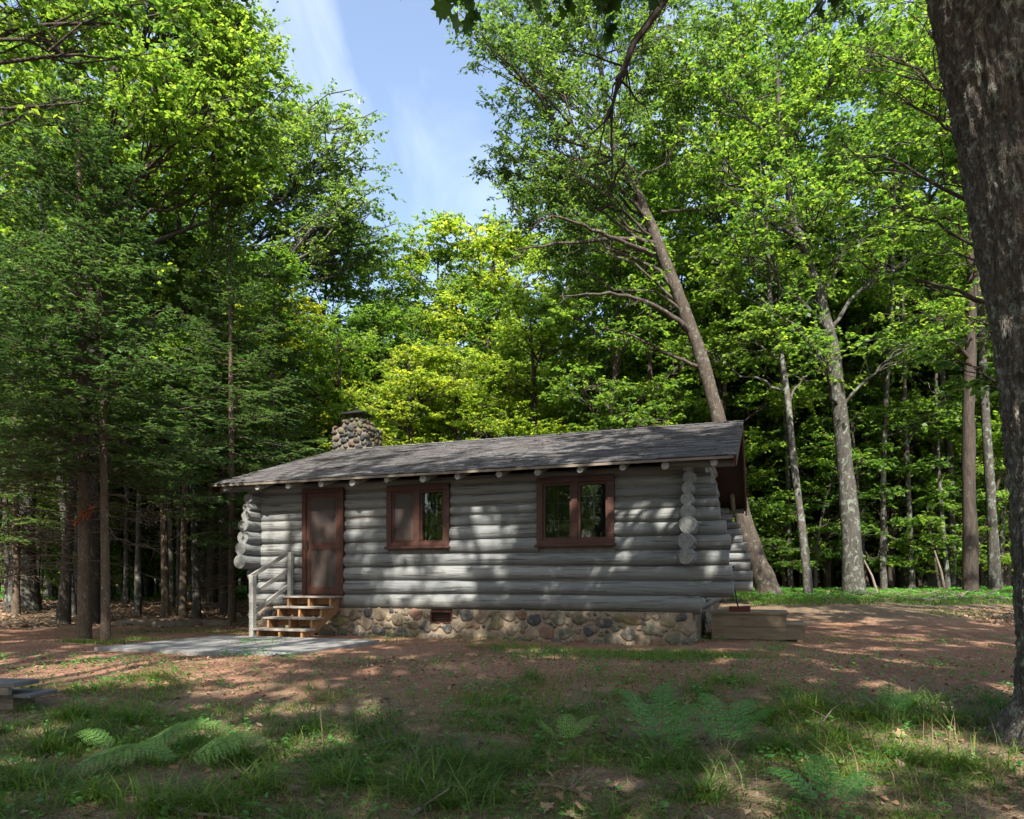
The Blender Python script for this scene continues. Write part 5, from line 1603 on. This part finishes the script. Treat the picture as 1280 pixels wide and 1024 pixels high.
while n < 62 and tries < 4000:
    tries += 1
    y = rw.uniform(20, 58); x = rw.uniform(-.80, -.33) * y
    if not ok(x, y, placed, 1.5): continue
    placed.append((x, y)); n += 1
    v = rw.choice(['slim0', 'slim1', 'slim2', 'slim0', 'slim1', 'tall0', 'mid1'])
    s = rw.uniform(.7, 1.15) * (1.0 if v != 'tall0' else .9)
    place_tree(v, 'maple_tree', *VAR[v], x, y, rw.uniform(0, 6.28), s, spot_label(x, y, v, s), 'tree', 'maples in the surrounding woods', tilt=(rw.normal(0, .03), rw.normal(0, .03)))
n = 0; tries = 0
while n < 62 and tries < 4000:
    tries += 1
    y = rw.uniform(25, 60); x = rw.uniform(.36, .80) * y
    if not ok(x, y, placed, 1.6): continue
    placed.append((x, y)); n += 1
    v = rw.choice(['slim0', 'slim1', 'slim2', 'slim2', 'tall1', 'tall2', 'mid0', 'mid2'])
    s = rw.uniform(.8, 1.15)
    place_tree(v, 'maple_tree', *VAR[v], x, y, rw.uniform(0, 6.28), s, spot_label(x, y, v, s), 'tree', 'maples in the surrounding woods', tilt=(rw.normal(0, .03), rw.normal(0, .03)))
n = 0; tries = 0
while n < 34 and tries < 4000:
    tries += 1
    y = rw.uniform(27, 60); q_ = rw.uniform(-.33, .36); x = q_ * y
    if not ok(x, y, placed, 2.4): continue
    placed.append((x, y)); n += 1
    # crowns here stay below the open wedge of sky
    hmax = (.40 if q_ < -.02 else .75) * y + 1 if q_ < .05 else 30
    v = rw.choice(['mid0', 'mid1', 'mid2', 'slim0', 'tall2', 'lime0'])
    H_ = {'mid': 11, 'slim': 15, 'tall': 19, 'lime': 10}[v[:-1]]
    s = min(rw.uniform(.9, 1.25), hmax / H_)
    place_tree(v, 'maple_tree', *VAR[v], x, y, rw.uniform(0, 6.28), s, spot_label(x, y, v, s), 'tree', 'maples in the surrounding woods')
sap = []
def saps(n, y0, y1, q0, q1, s0, s1, dmin=.8):
    k = 0; tr_ = 0
    while k < n and tr_ < 3000:
        tr_ += 1
        y = rw.uniform(y0, y1); x = rw.uniform(q0, q1) * y
        if not ok(x, y, sap, dmin): continue
        sap.append((x, y)); k += 1
        v = ['sap0', 'sap1', 'sap2', 'sapl0', 'sapl1', 'sapl0'][rw.integers(0, 6)]
        s = rw.uniform(s0, s1)
        place_tree(v, 'maple_sapling', *VAR[v], x, y, rw.uniform(0, 6.28), s, spot_label(x, y, v, s), 'sapling', 'saplings of the understory')
saps(46, 23.5, 36, .38, .74, .8, 1.4)
saps(30, 26, 42, -.74, -.42, .55, 1.1)
saps(22, 22.5, 30, -.30, .36, .8, 1.2, 1.0)
saps(34, 38, 56, .36, .76, .8, 1.3)
saps(34, 42, 58, -.76, -.33, .8, 1.3)

# the woods go on behind the viewpoint (seen reflected in the windows)
GB = 'maple of the woods continuing behind the photographer'
n = 0
while n < 62:
    y = rw.uniform(-46, -15); x = rw.uniform(-48, 26)
    if n >= 38:
        y = rw.uniform(-26, 8); x = rw.uniform(-42, -17)
    if not ok(x, y, placed, 2.6): continue
    placed.append((x, y)); n += 1
    v = rw.choice(['mid0', 'mid1', 'tall0', 'tall1', 'slim0', 'mid2'])
    place_tree(v, 'maple_tree', *VAR[v], x, y, rw.uniform(0, 6.28), rw.uniform(.8, 1.05), GB, 'tree', 'maples behind the photographer')
for (n_, y0_, y1_, q0_, q1_) in ((20, 18.5, 30, -.74, -.36), (24, 23.5, 34, .37, .70), (6, 24, 30, .1, .3)):
    k_ = 0
    while k_ < n_:
        y = rw.uniform(y0_, y1_); x = rw.uniform(q0_, q1_) * y
        if not ok(x, y, placed, .8): continue
        placed.append((x, y)); k_ += 1
        v = 'pole%d' % rw.integers(0, 3); s = rw.uniform(.8, 1.15)
        place_tree(v, 'maple_tree', *VAR[v], x, y, rw.uniform(0, 6.28), s, spot_label(x, y, v, s), 'tree', 'maples in the surrounding woods', tilt=(rw.normal(0, .03), rw.normal(0, .04)))
saps(30, 30, 44, .36, .74, .9, 1.5)
# far wood that reads as one mass
rf_ = R(123)
nf = 150000
q_ = rf_.uniform(-.95, .95, nf); yy = rf_.uniform(60, 78, nf); xx = q_ * yy
hh = np.where((q_ > -.36) & (q_ < .0), 14, 19) + 3 * np.sin(q_ * 23) + 1.5 * np.sin(q_ * 61)
zz_ = .9 + rf_.uniform(0, 1, nf) ** .9 * hh
cl = np.sin(xx * .9) * np.sin(zz_ * 1.1 + xx * .3) + np.sin(yy * .8 + zz_ * .5) * .6
kk = cl + rf_.normal(0, .5, nf) > -.35
P_ = np.stack([xx, yy, zz_], 1)[kk]; n_ = len(P_)
lv, lf = leaf_quads(P_, nrm(rf_.normal(0, 1, (n_, 3))), nrm(rf_.normal(0, .6, (n_, 3)) + np.array([0, -.2, 1])), rf_.uniform(.4, .8, n_), rf_.uniform(.3, .55, n_))
fw_ = link('far_wood', mesh_np('far_wood', lv, [lf], M['maple']))
tag(fw_, 'far off woods closing the view behind all the trunks', 'woods', kind='stuff')
nt_ = 170
xt = rf_.uniform(-.9, .9, nt_); yt = rf_.uniform(58, 78, nt_)
bt = np.stack([xt * yt, yt, np.full(nt_, .6)], 1); tt_ = bt + np.stack([rf_.normal(0, .5, nt_), rf_.normal(0, .5, nt_), rf_.uniform(9, 14, nt_)], 1)
tv, tf = batch_tubes(seg_curves(bt, tt_, 6, rf_, 0, .01), (rf_.uniform(.12, .28, nt_))[:, None] * np.linspace(1, .5, 6)[None], 6)
fs_ = link('far_wood_stems', mesh_np('far_wood_stems', tv, [tf], M['bark_dark'], True))
tag(fs_, 'massed far off stems at the back of the woods', 'woods', kind='stuff')

# ------------------------------------------------------------------ ground cover
def blades(n, seed, region, hmin, hmax, wid=.006, clump=None, lean=.55, pts=None):
    r = R(seed)
    if pts is None:
        P = region(r, n)
    else: P = pts
    n = len(P)
    z = ground_h(P[:, 0], P[:, 1])
    P = np.stack([P[:, 0], P[:, 1], z - .01], 1)
    a = r.uniform(0, 6.28, n)
    h = r.uniform(hmin, hmax, n)
    d = np.stack([np.cos(a), np.sin(a), np.zeros(n)], 1)
    s = np.stack([-np.sin(a), np.cos(a), np.zeros(n)], 1)
    ln = lean * r.uniform(.3, 1.5, n)
    w = wid * r.uniform(.6, 1.3, n)
    rows_ = []
    for t, wf_ in ((0, 1), (.4, .9), (.75, .6), (1.0, 0)):
        c = P + d * (h * ln * t ** 2)[:, None] + np.array([0, 0, 1.0]) * (h * (t - .28 * ln * t ** 2.5))[:, None]
        if wf_: rows_ += [c - s * (w * wf_)[:, None], c + s * (w * wf_)[:, None]]
        else: rows_.append(c)
    V_ = np.stack(rows_, 1)
    b = np.arange(n)[:, None] * 7
    q = np.concatenate([b + np.array([[0, 1, 3, 2]]), b + np.array([[2, 3, 5, 4]])])
    t3 = b + np.array([[4, 5, 6]])
    return V_.reshape(-1, 3), [q, t3]

def cover(P, sc=1.0, seed=0.0):
    x, y = P[:, 0] * sc, P[:, 1] * sc
    return np.sin(x * 1.9 + 1.6 * np.sin(y * 1.3 + seed)) * np.sin(y * 2.3 + 1.2 * np.sin(x * 1.7 + seed * 2)) + .6 * np.sin(x * 4.7 + y * 3.1 + seed) * np.sin(y * 5.9 - x * 2.2)

rgz = R(200)
def region_near(n, y0=2.6, y1=9.6, thr=-.25, edge=True):
    y = y0 + (y1 - y0) * rgz.uniform(0, 1, n) ** .8
    x = rgz.uniform(-1, 1, n) * (y * .80 + .8)
    P = np.stack([x, y], 1)
    k = cover(P) + rgz.normal(0, .35, n) > thr
    if edge:
        lim = 7.35 + .5 * np.sin(x * 1.1) + .35 * np.sin(x * 2.9 + 1) - .9 * smoothstep(-x, 0, 4) * 0
        k &= y < lim + rgz.normal(0, .35, n)
    return P[k]
# tussocks
parts = []
cl = region_near(1700, 2.8, 8.9, -.15)
m = 22
a = rgz.uniform(0, 6.28, (len(cl), m)); d = rgz.exponential(.07, (len(cl), m))
pts = (cl[:, None] + np.stack([np.cos(a) * d, np.sin(a) * d], -1)).reshape(-1, 2)
g1 = blades(0, 201, None, .05, .17, .0044, pts=pts, lean=1.5)
# extra tall bent tussocks like those in the front
c2 = np.array([px_ground(px, py)[:2] for (px, py) in ((560, 1010), (600, 985), (640, 965), (575, 960), (520, 990), (110, 925), (160, 905), (60, 940), (30, 985), (120, 1000), (200, 1015), (260, 1010), (390, 915), (1080, 900), (1010, 890), (960, 900), (1140, 885), (1180, 905), (1050, 930), (1120, 950), (980, 940), (1200, 960), (850, 960), (330, 990), (420, 980), (90, 900), (880, 1000), (300, 955))])
m = 150
a = rgz.uniform(0, 6.28, (len(c2), m)); d = np.abs(rgz.normal(0, .10, (len(c2), m)))
pts = (c2[:, None] + np.stack([np.cos(a) * d * 1.6, np.sin(a) * d], -1)).reshape(-1, 2)
g2 = blades(0, 202, None, .12, .30, .0050, pts=pts, lean=1.6)
g3 = blades(0, 203, None, .02, .075, .0035, pts=region_near(95000, 2.6, 9.4, -.15), lean=1.0)
# thin cover on the track, foundation fringe, strip by the far edge
def rnd(n, x0, x1, y0, y1): return np.stack([rgz.uniform(x0, x1, n), rgz.uniform(y0, y1, n)], 1)
P_ = rnd(26000, -7, 10, 8.5, 13.2); k = cover(P_, .8, 2) + .5 * cover(P_, 2.3, 1) > .72
g4 = blades(0, 204, None, .02, .07, .004, pts=P_[k], lean=.6)
fr = []
for (px, py, n_, sx_, sy_) in ((780, 822, 1500, .8, .25), (850, 818, 1400, .5, .25), (720, 815, 900, .5, .2), (640, 810, 500, .4, .15), (880, 822, 700, .4, .2), (700, 880, 900, .9, .3), (820, 850, 500, .9, .3), (135, 805, 300, .25, .12), (100, 803, 400, .2, .1), (230, 790, 600, .9, .25), (180, 800, 300, .3, .1), (1195, 765, 700, .6, .4)):
    c = px_ground(px, py)
    fr.append(np.stack([rgz.normal(c[0], sx_, n_), rgz.normal(c[1], sy_, n_)], 1))
g5 = blades(0, 205, None, .03, .11, .0045, pts=np.concatenate(fr), lean=.7)
P_ = rnd(30000, 6.2, 19, 18.0, 25); k = cover(P_, .7, 4) + rgz.normal(0, .4, len(P_)) > -.5
g6 = blades(0, 206, None, .06, .16, .010, pts=P_[k], lean=.7)
P_ = rnd(24000, -32, -8, 27, 42); k = cover(P_, .5, 5) + rgz.normal(0, .4, len(P_)) > .1
g7 = blades(0, 207, None, .05, .20, .014, pts=P_[k], lean=.8)
gv, gf = merge([g1, g2, g3, g4, g5, g6, g7])
go = link('grass', mesh_np('grass', gv, gf, M['grass']))
tag(go, 'tufts of green grass over the foreground and along the clearing edge', 'grass', kind='stuff')
d1 = blades(0, 211, None, .03, .12, .0022, pts=region_near(16000, 2.6, 8.8, -.5), lean=2.2)
c3 = np.array([px_ground(px, py)[:2] for (px, py) in ((1190, 930), (1230, 910), (1150, 1000), (1060, 970), (900, 985), (700, 1000), (430, 920))])
a = rgz.uniform(0, 6.28, (len(c3), 32)); d = np.abs(rgz.normal(0, .2, (len(c3), 32)))
d2 = blades(0, 212, None, .15, .42, .0018, pts=(c3[:, None] + np.stack([np.cos(a) * d, np.sin(a) * d], -1)).reshape(-1, 2), lean=.9)
gv, gf = merge([d1, d2])
tag(link('dry_grass', mesh_np('dry_grass', gv, gf, M['straw'])), 'thin straw coloured dry blades among the green grass', 'grass', kind='stuff')

# low broad leaved weeds
def weeds(P, seed, size, per=5):
    r = R(seed); n = len(P) * per
    P3 = np.stack([P[:, 0], P[:, 1], ground_h(P[:, 0], P[:, 1])], 1).repeat(per, 0)
    P3[:, 2] += r.uniform(.01, .09, n); P3[:, :2] += r.normal(0, .02, (n, 2))
    a = r.uniform(0, 6.28, n)
    D = nrm(np.stack([np.cos(a), np.sin(a), r.uniform(-.1, .5, n)], 1))
    Ln = size * r.uniform(.6, 1.3, n)
    return leaf_quads(P3, D, nrm(r.normal(0, .3, (n, 3)) + np.array([0, 0, 1])), Ln, Ln * .6, .15)
P1 = region_near(2600, 2.8, 9.5, -.4, False)
P2 = rnd(2500, -6, 9, 8.6, 13); P2 = P2[cover(P2, .9, 3) > .6]
P3_ = np.stack([rgz.uniform(-32, -8, 3500), rgz.uniform(26, 42, 3500)], 1)
P4_ = np.stack([rgz.uniform(6, 18, 1500), rgz.uniform(19, 26, 1500)], 1)
wv, wf = merge([weeds(P1, 1, .045), weeds(P2, 2, .045), weeds(P3_, 3, .15), weeds(P4_, 4, .12)])
tag(link('weeds', mesh_np('weeds', wv, wf, M['fern'])), 'low broad leaved weeds scattered through the grass and woodland floor', 'weeds', kind='stuff')

# fallen leaves
def litter(P, seed, s0, s1):
    r = R(seed); n = len(P)
    p = np.stack([P[:, 0], P[:, 1], ground_h(P[:, 0], P[:, 1]) + r.uniform(.004, .022, n)], 1)
    a = r.uniform(0, 6.28, n)
    D = nrm(np.stack([np.cos(a), np.sin(a), r.normal(0, .22, n)], 1))
    Ln = r.uniform(s0, s1, n)
    return leaf_quads(p, D, nrm(r.normal(0, .35, (n, 3)) + np.array([0, 0, 1])), Ln, Ln * r.uniform(.4, .8, n), .22)
La = rnd(42000, -26, -3.2, 15.6, 36); La = La[(cover(La, .4, 6) + rgz.normal(0, .5, len(La)) > -.45)]
Lb_ = rnd(9000, -9, 11, 8.3, 17); Lb_ = Lb_[cover(Lb_, .6, 7) + rgz.normal(0, .4, len(Lb_)) > .45]
Lc = rnd(12000, 7, 24, 21.0, 34)
Ld_ = rnd(900, 10.2, 12.8, 14.2, 17.5)
Le = region_near(3600, 2.6, 9.6, -2, False)
lv, lf = merge([litter(La, 1, .07, .14), litter(Lb_, 2, .025, .06), litter(Lc, 3, .07, .14), litter(Ld_, 5, .06, .12), litter(Le, 4, .03, .075)])
tag(link('leaf_litter', mesh_np('leaf_litter', lv, lf, M['litter'])), 'brown fallen leaves strewn over the ground and under the trees', 'leaf litter', kind='stuff')
# larger lobed dead leaves in the foreground
cc = []
for (px, py, n_) in ((1090, 905, 5), (1120, 935, 5), (1100, 985, 4), (740, 1012, 14), (700, 1000, 10), (860, 1000, 8), (330, 990, 4), (450, 985, 5), (650, 990, 7), (800, 930, 6), (560, 930, 6), (1240, 990, 5), (960, 905, 6), (400, 1000, 5)):
    c = px_ground(px, py); cc.append(np.stack([rgz.normal(c[0], .30, n_), rgz.normal(c[1], .22, n_)], 1))
cc = np.concatenate(cc); n_ = len(cc)
p = np.stack([cc[:, 0], cc[:, 1], ground_h(cc[:, 0], cc[:, 1]) + rgz.uniform(.015, .06, n_)], 1)
a = rgz.uniform(0, 6.28, n_)
lv, lf = leaf_lobed(p, nrm(np.stack([np.cos(a), np.sin(a), rgz.normal(0, .3, n_)], 1)), nrm(rgz.normal(0, .35, (n_, 3)) + np.array([0, 0, 1])), rgz.uniform(.055, .10, n_))
tag(link('oak_leaf_litter', mesh_np('oak_leaf_litter', lv, [lf], M['litter'])), 'curled brown oak leaves lying in the foreground grass', 'leaf litter', kind='stuff')
# gravel on the worn ground
ngv = 24000
P_ = rnd(ngv, -9.5, 9.5, 7.6, 14.6)
r = R(17)
sz_ = r.uniform(.005, .016, ngv)
oc = np.array([(1, 0, 0), (0, 1, 0), (-1, 0, 0), (0, -1, 0), (0, 0, .75)])
z = ground_h(P_[:, 0], P_[:, 1])
ro = r.uniform(0, 6.28, ngv)
ox = oc[None, :, 0] * np.cos(ro)[:, None] - oc[None, :, 1] * np.sin(ro)[:, None]; oy = oc[None, :, 0] * np.sin(ro)[:, None] + oc[None, :, 1] * np.cos(ro)[:, None]
gv = np.stack([P_[:, 0:1] + ox * sz_[:, None], P_[:, 1:2] + oy * sz_[:, None] * .8, (z - .002)[:, None] + oc[None, :, 2] * sz_[:, None]], -1).reshape(-1, 3)
b = np.arange(ngv)[:, None] * 5
gf = np.concatenate([b + np.array([[i, (i + 1) % 4, 4]]) for i in range(4)])
M['gravel'] = simple('gravel_stone', (.14, .082, .058), (.32, .215, .155), (4, 4, 4), 20, .9, bs=0, per_island=.45)
tag(link('gravel', mesh_np('gravel', gv, [gf], M['gravel'])), 'fine reddish gravel over the worn ground in front of the cabin', 'gravel', kind='stuff')

# ferns
def frond(parts, stems, base, az, length, rise, seed, pitch_tip=-.25, width=.5, roll=0.0):
    r = R(seed)
    K = 16
    t = np.linspace(0, 1, K)
    d = np.array([math.cos(az), math.sin(az), 0])
    s = np.array([-d[1], d[0], 0]) * math.cos(roll) + np.array([0, 0, math.sin(roll)])
    c = base[None] + d[None] * (length * (t - .10 * t ** 2))[:, None] + np.array([0, 0, 1.0]) * (rise * np.sin(t * PI * .62) ** 1.0 + pitch_tip * length * t ** 3 * .5)[:, None]
    stems.append(batch_tubes(c[None], np.linspace(.0032, .0012, K)[None], 4))
    for i in range(3, K):
        u = (i - 3) / (K - 4)
        pl = length * width * (1 - u) ** .85 * (.65 + .35 * min(1, u * 5)) * .62
        tan = nrm(c[min(i + 1, K - 1)] - c[i - 1])
        for sg in (-1, 1):
            pd = nrm(s * sg + tan * .35 + np.array([0, 0, r.uniform(-.12, .05)]))
            nk = max(3, int(pl / .014))
            uu = np.linspace(.06, 1, nk)
            pc = c[i][None] + pd[None] * (pl * uu)[:, None]; pc[:, 2] -= .12 * pl * uu ** 2
            pn = nrm(np.cross(pd, tan)); pn = pn if pn[2] > 0 else -pn
            for s2 in (-1, 1):
                pp = nrm(np.cross(pn, pd)) * s2
                D = nrm(pp[None] + pd[None] * .45 + r.normal(0, .05, (nk, 3)))
                Ln = pl * .19 * (1 - uu) ** .6 + .009
                parts.append(leaf_quads(pc, D, np.repeat(pn[None], nk, 0), Ln, Ln * .30 + .0085, .05))
def fern(px, py, fronds, label, mat='fern', seed=1):
    b = px_ground(px, py)
    o = empty('fern', tuple(b)); tag(o, label, 'fern')
    for j, (az, ln, rise, roll) in enumerate(fronds):
        pts_, st_ = [], []
        frond(pts_, st_, np.zeros(3), math.radians(az), ln, rise, seed * 10 + j, roll=roll)
        v, f = merge(pts_); fo1 = link('frond', mesh_np('frond', v, f, M[mat]), o)
        v, f = merge(st_); link('stem', mesh_np('fern_stem', v, f, M['fern_stem'], True), fo1)
fern(150, 945, [(10, .95, .26, .2), (172, .45, .2, -.2)], 'pale fern frond arching right across the left foreground, the farther of two', 'fern_pale', 3)
fern(60, 975, [(8, .95, .24, .2), (200, .4, .2, 0)], 'pale fern lowest and leftmost in the foreground', 'fern_pale', 4)
fern(215, 960, [(14, .80, .22, .25), (150, .3, .15, 0)], 'small pale fern between the two long left fronds and the bare patch', 'fern_pale', 5)
fern(826, 955, [(120, .62, .52, .3), (75, .55, .55, -.3), (165, .55, .40, .2), (40, .55, .42, -.2), (10, .45, .3, 0)], 'large dark upright fern in the centre right foreground', 'fern', 6)
fern(905, 950, [(50, .62, .42, -.3), (15, .60, .40, -.2), (95, .50, .46, .2), (140, .4, .4, .2)], 'bushy dark fern right of the large upright one', 'fern', 7)
fern(706, 938, [(160, .36, .24, .2), (30, .40, .26, -.2), (80, .3, .25, 0)], 'little light green fern left of the large upright one', 'fern_pale', 8)
fern(1040, 1020, [(80, .5, .3, .2), (140, .5, .25, 0), (20, .45, .25, 0)], 'fern cut by the bottom edge right of the centre', 'fern', 9)
fern(1110, 900, [(60, .4, .3, .2), (150, .4, .25, 0), (10, .4, .25, 0)], 'small fern in the grass before the lit track at the right', 'fern', 10)

# fallen sticks
def stick(pxs, rad, label, seed, lift=.02, mat='twig'):
    pts = []
    for (px, py) in pxs:
        g_ = px_ground(px, py); pts.append(Vector((g_[0], g_[1], g_[2] + lift)))
    mb = MB()
    mb.tube(pts, [rad * (1 - .6 * i / (len(pts) - 1)) for i in range(len(pts))], 7)
    r = R(seed)
    for k in range(3):
        i = r.integers(0, len(pts) - 1); p = pts[i].lerp(pts[i + 1], .5)
        mb.tube([p, p + Vector((r.uniform(-.2, .2), r.uniform(-.15, .2), r.uniform(.02, .15)))], [rad * .5, rad * .2], 5)
    o = mb.build('fallen_stick', M[mat], None, True)
    tag(o, label, 'stick', 'fallen sticks in the foreground')
stick([(515, 1022), (536, 1006), (545, 995)], .016, 'short thick broken stick at the bottom centre', 1)
stick([(534, 1000), (520, 950), (508, 930), (455, 942)], .006, 'thin bent twig rising left of the bottom centre stick', 2, .05)
stick([(210, 1014), (250, 1022), (300, 1028)], .015, 'grey stick poking from the grass at the bottom left', 3)
stick([(640, 985), (690, 985), (735, 998)], .014, 'curved grey stick beside the brown leaves at the bottom', 4)
stick([(1025, 925), (1040, 905), (1058, 890)], .006, 'thin pale twig standing in the grass right of the dark ferns', 5, .12)
stick([(885, 899), (940, 900), (990, 897)], .005, 'thin pale straight twig on the soil behind the dark ferns', 6, .03)
# thin leaning dead poles at the right hand wood edge
for (a_, b_, lab) in (((1182, 738, 22.5), (1168, 688, 22.6), 'pinkish dead pole leaning left at the wood edge beyond the track'), ((1097, 738, 21.6), (1080, 700, 21.8), 'thin grey dead pole propped by the stout grey maple')):
    mb = MB(); A2_ = Vector(at(*a_)); B2_ = Vector(at(*b_)); A2_.z -= .1
    mb.tube([A2_, A2_.lerp(B2_, .5) + Vector((.04, 0, .02)), B2_], [.04, .032, .02], 7)
    tag(mb.build('dead_pole', M['twig'], None, True), lab, 'dead pole')
# brush pile of sticks on the right strip
rbp = R(33)
c = px_ground(1150, 748)
mb = MB()
for k in range(60):
    x, y = rbp.normal(c[0], 1.2), rbp.normal(c[1], .7)
    z_ = float(ground_h(x, y)); a = rbp.uniform(0, PI); L_ = rbp.uniform(.3, 1.1)
    mb.tube([(x, y, z_ + rbp.uniform(0, .1)), (x + L_ * math.cos(a), y + L_ * math.sin(a) * .5, z_ + rbp.uniform(0, .35))], [.014, .005], 5)
tag(mb.build('brush', M['twig'], None, True), 'loose dead brush and sticks on the grassy strip beyond the track', 'brush', kind='stuff')
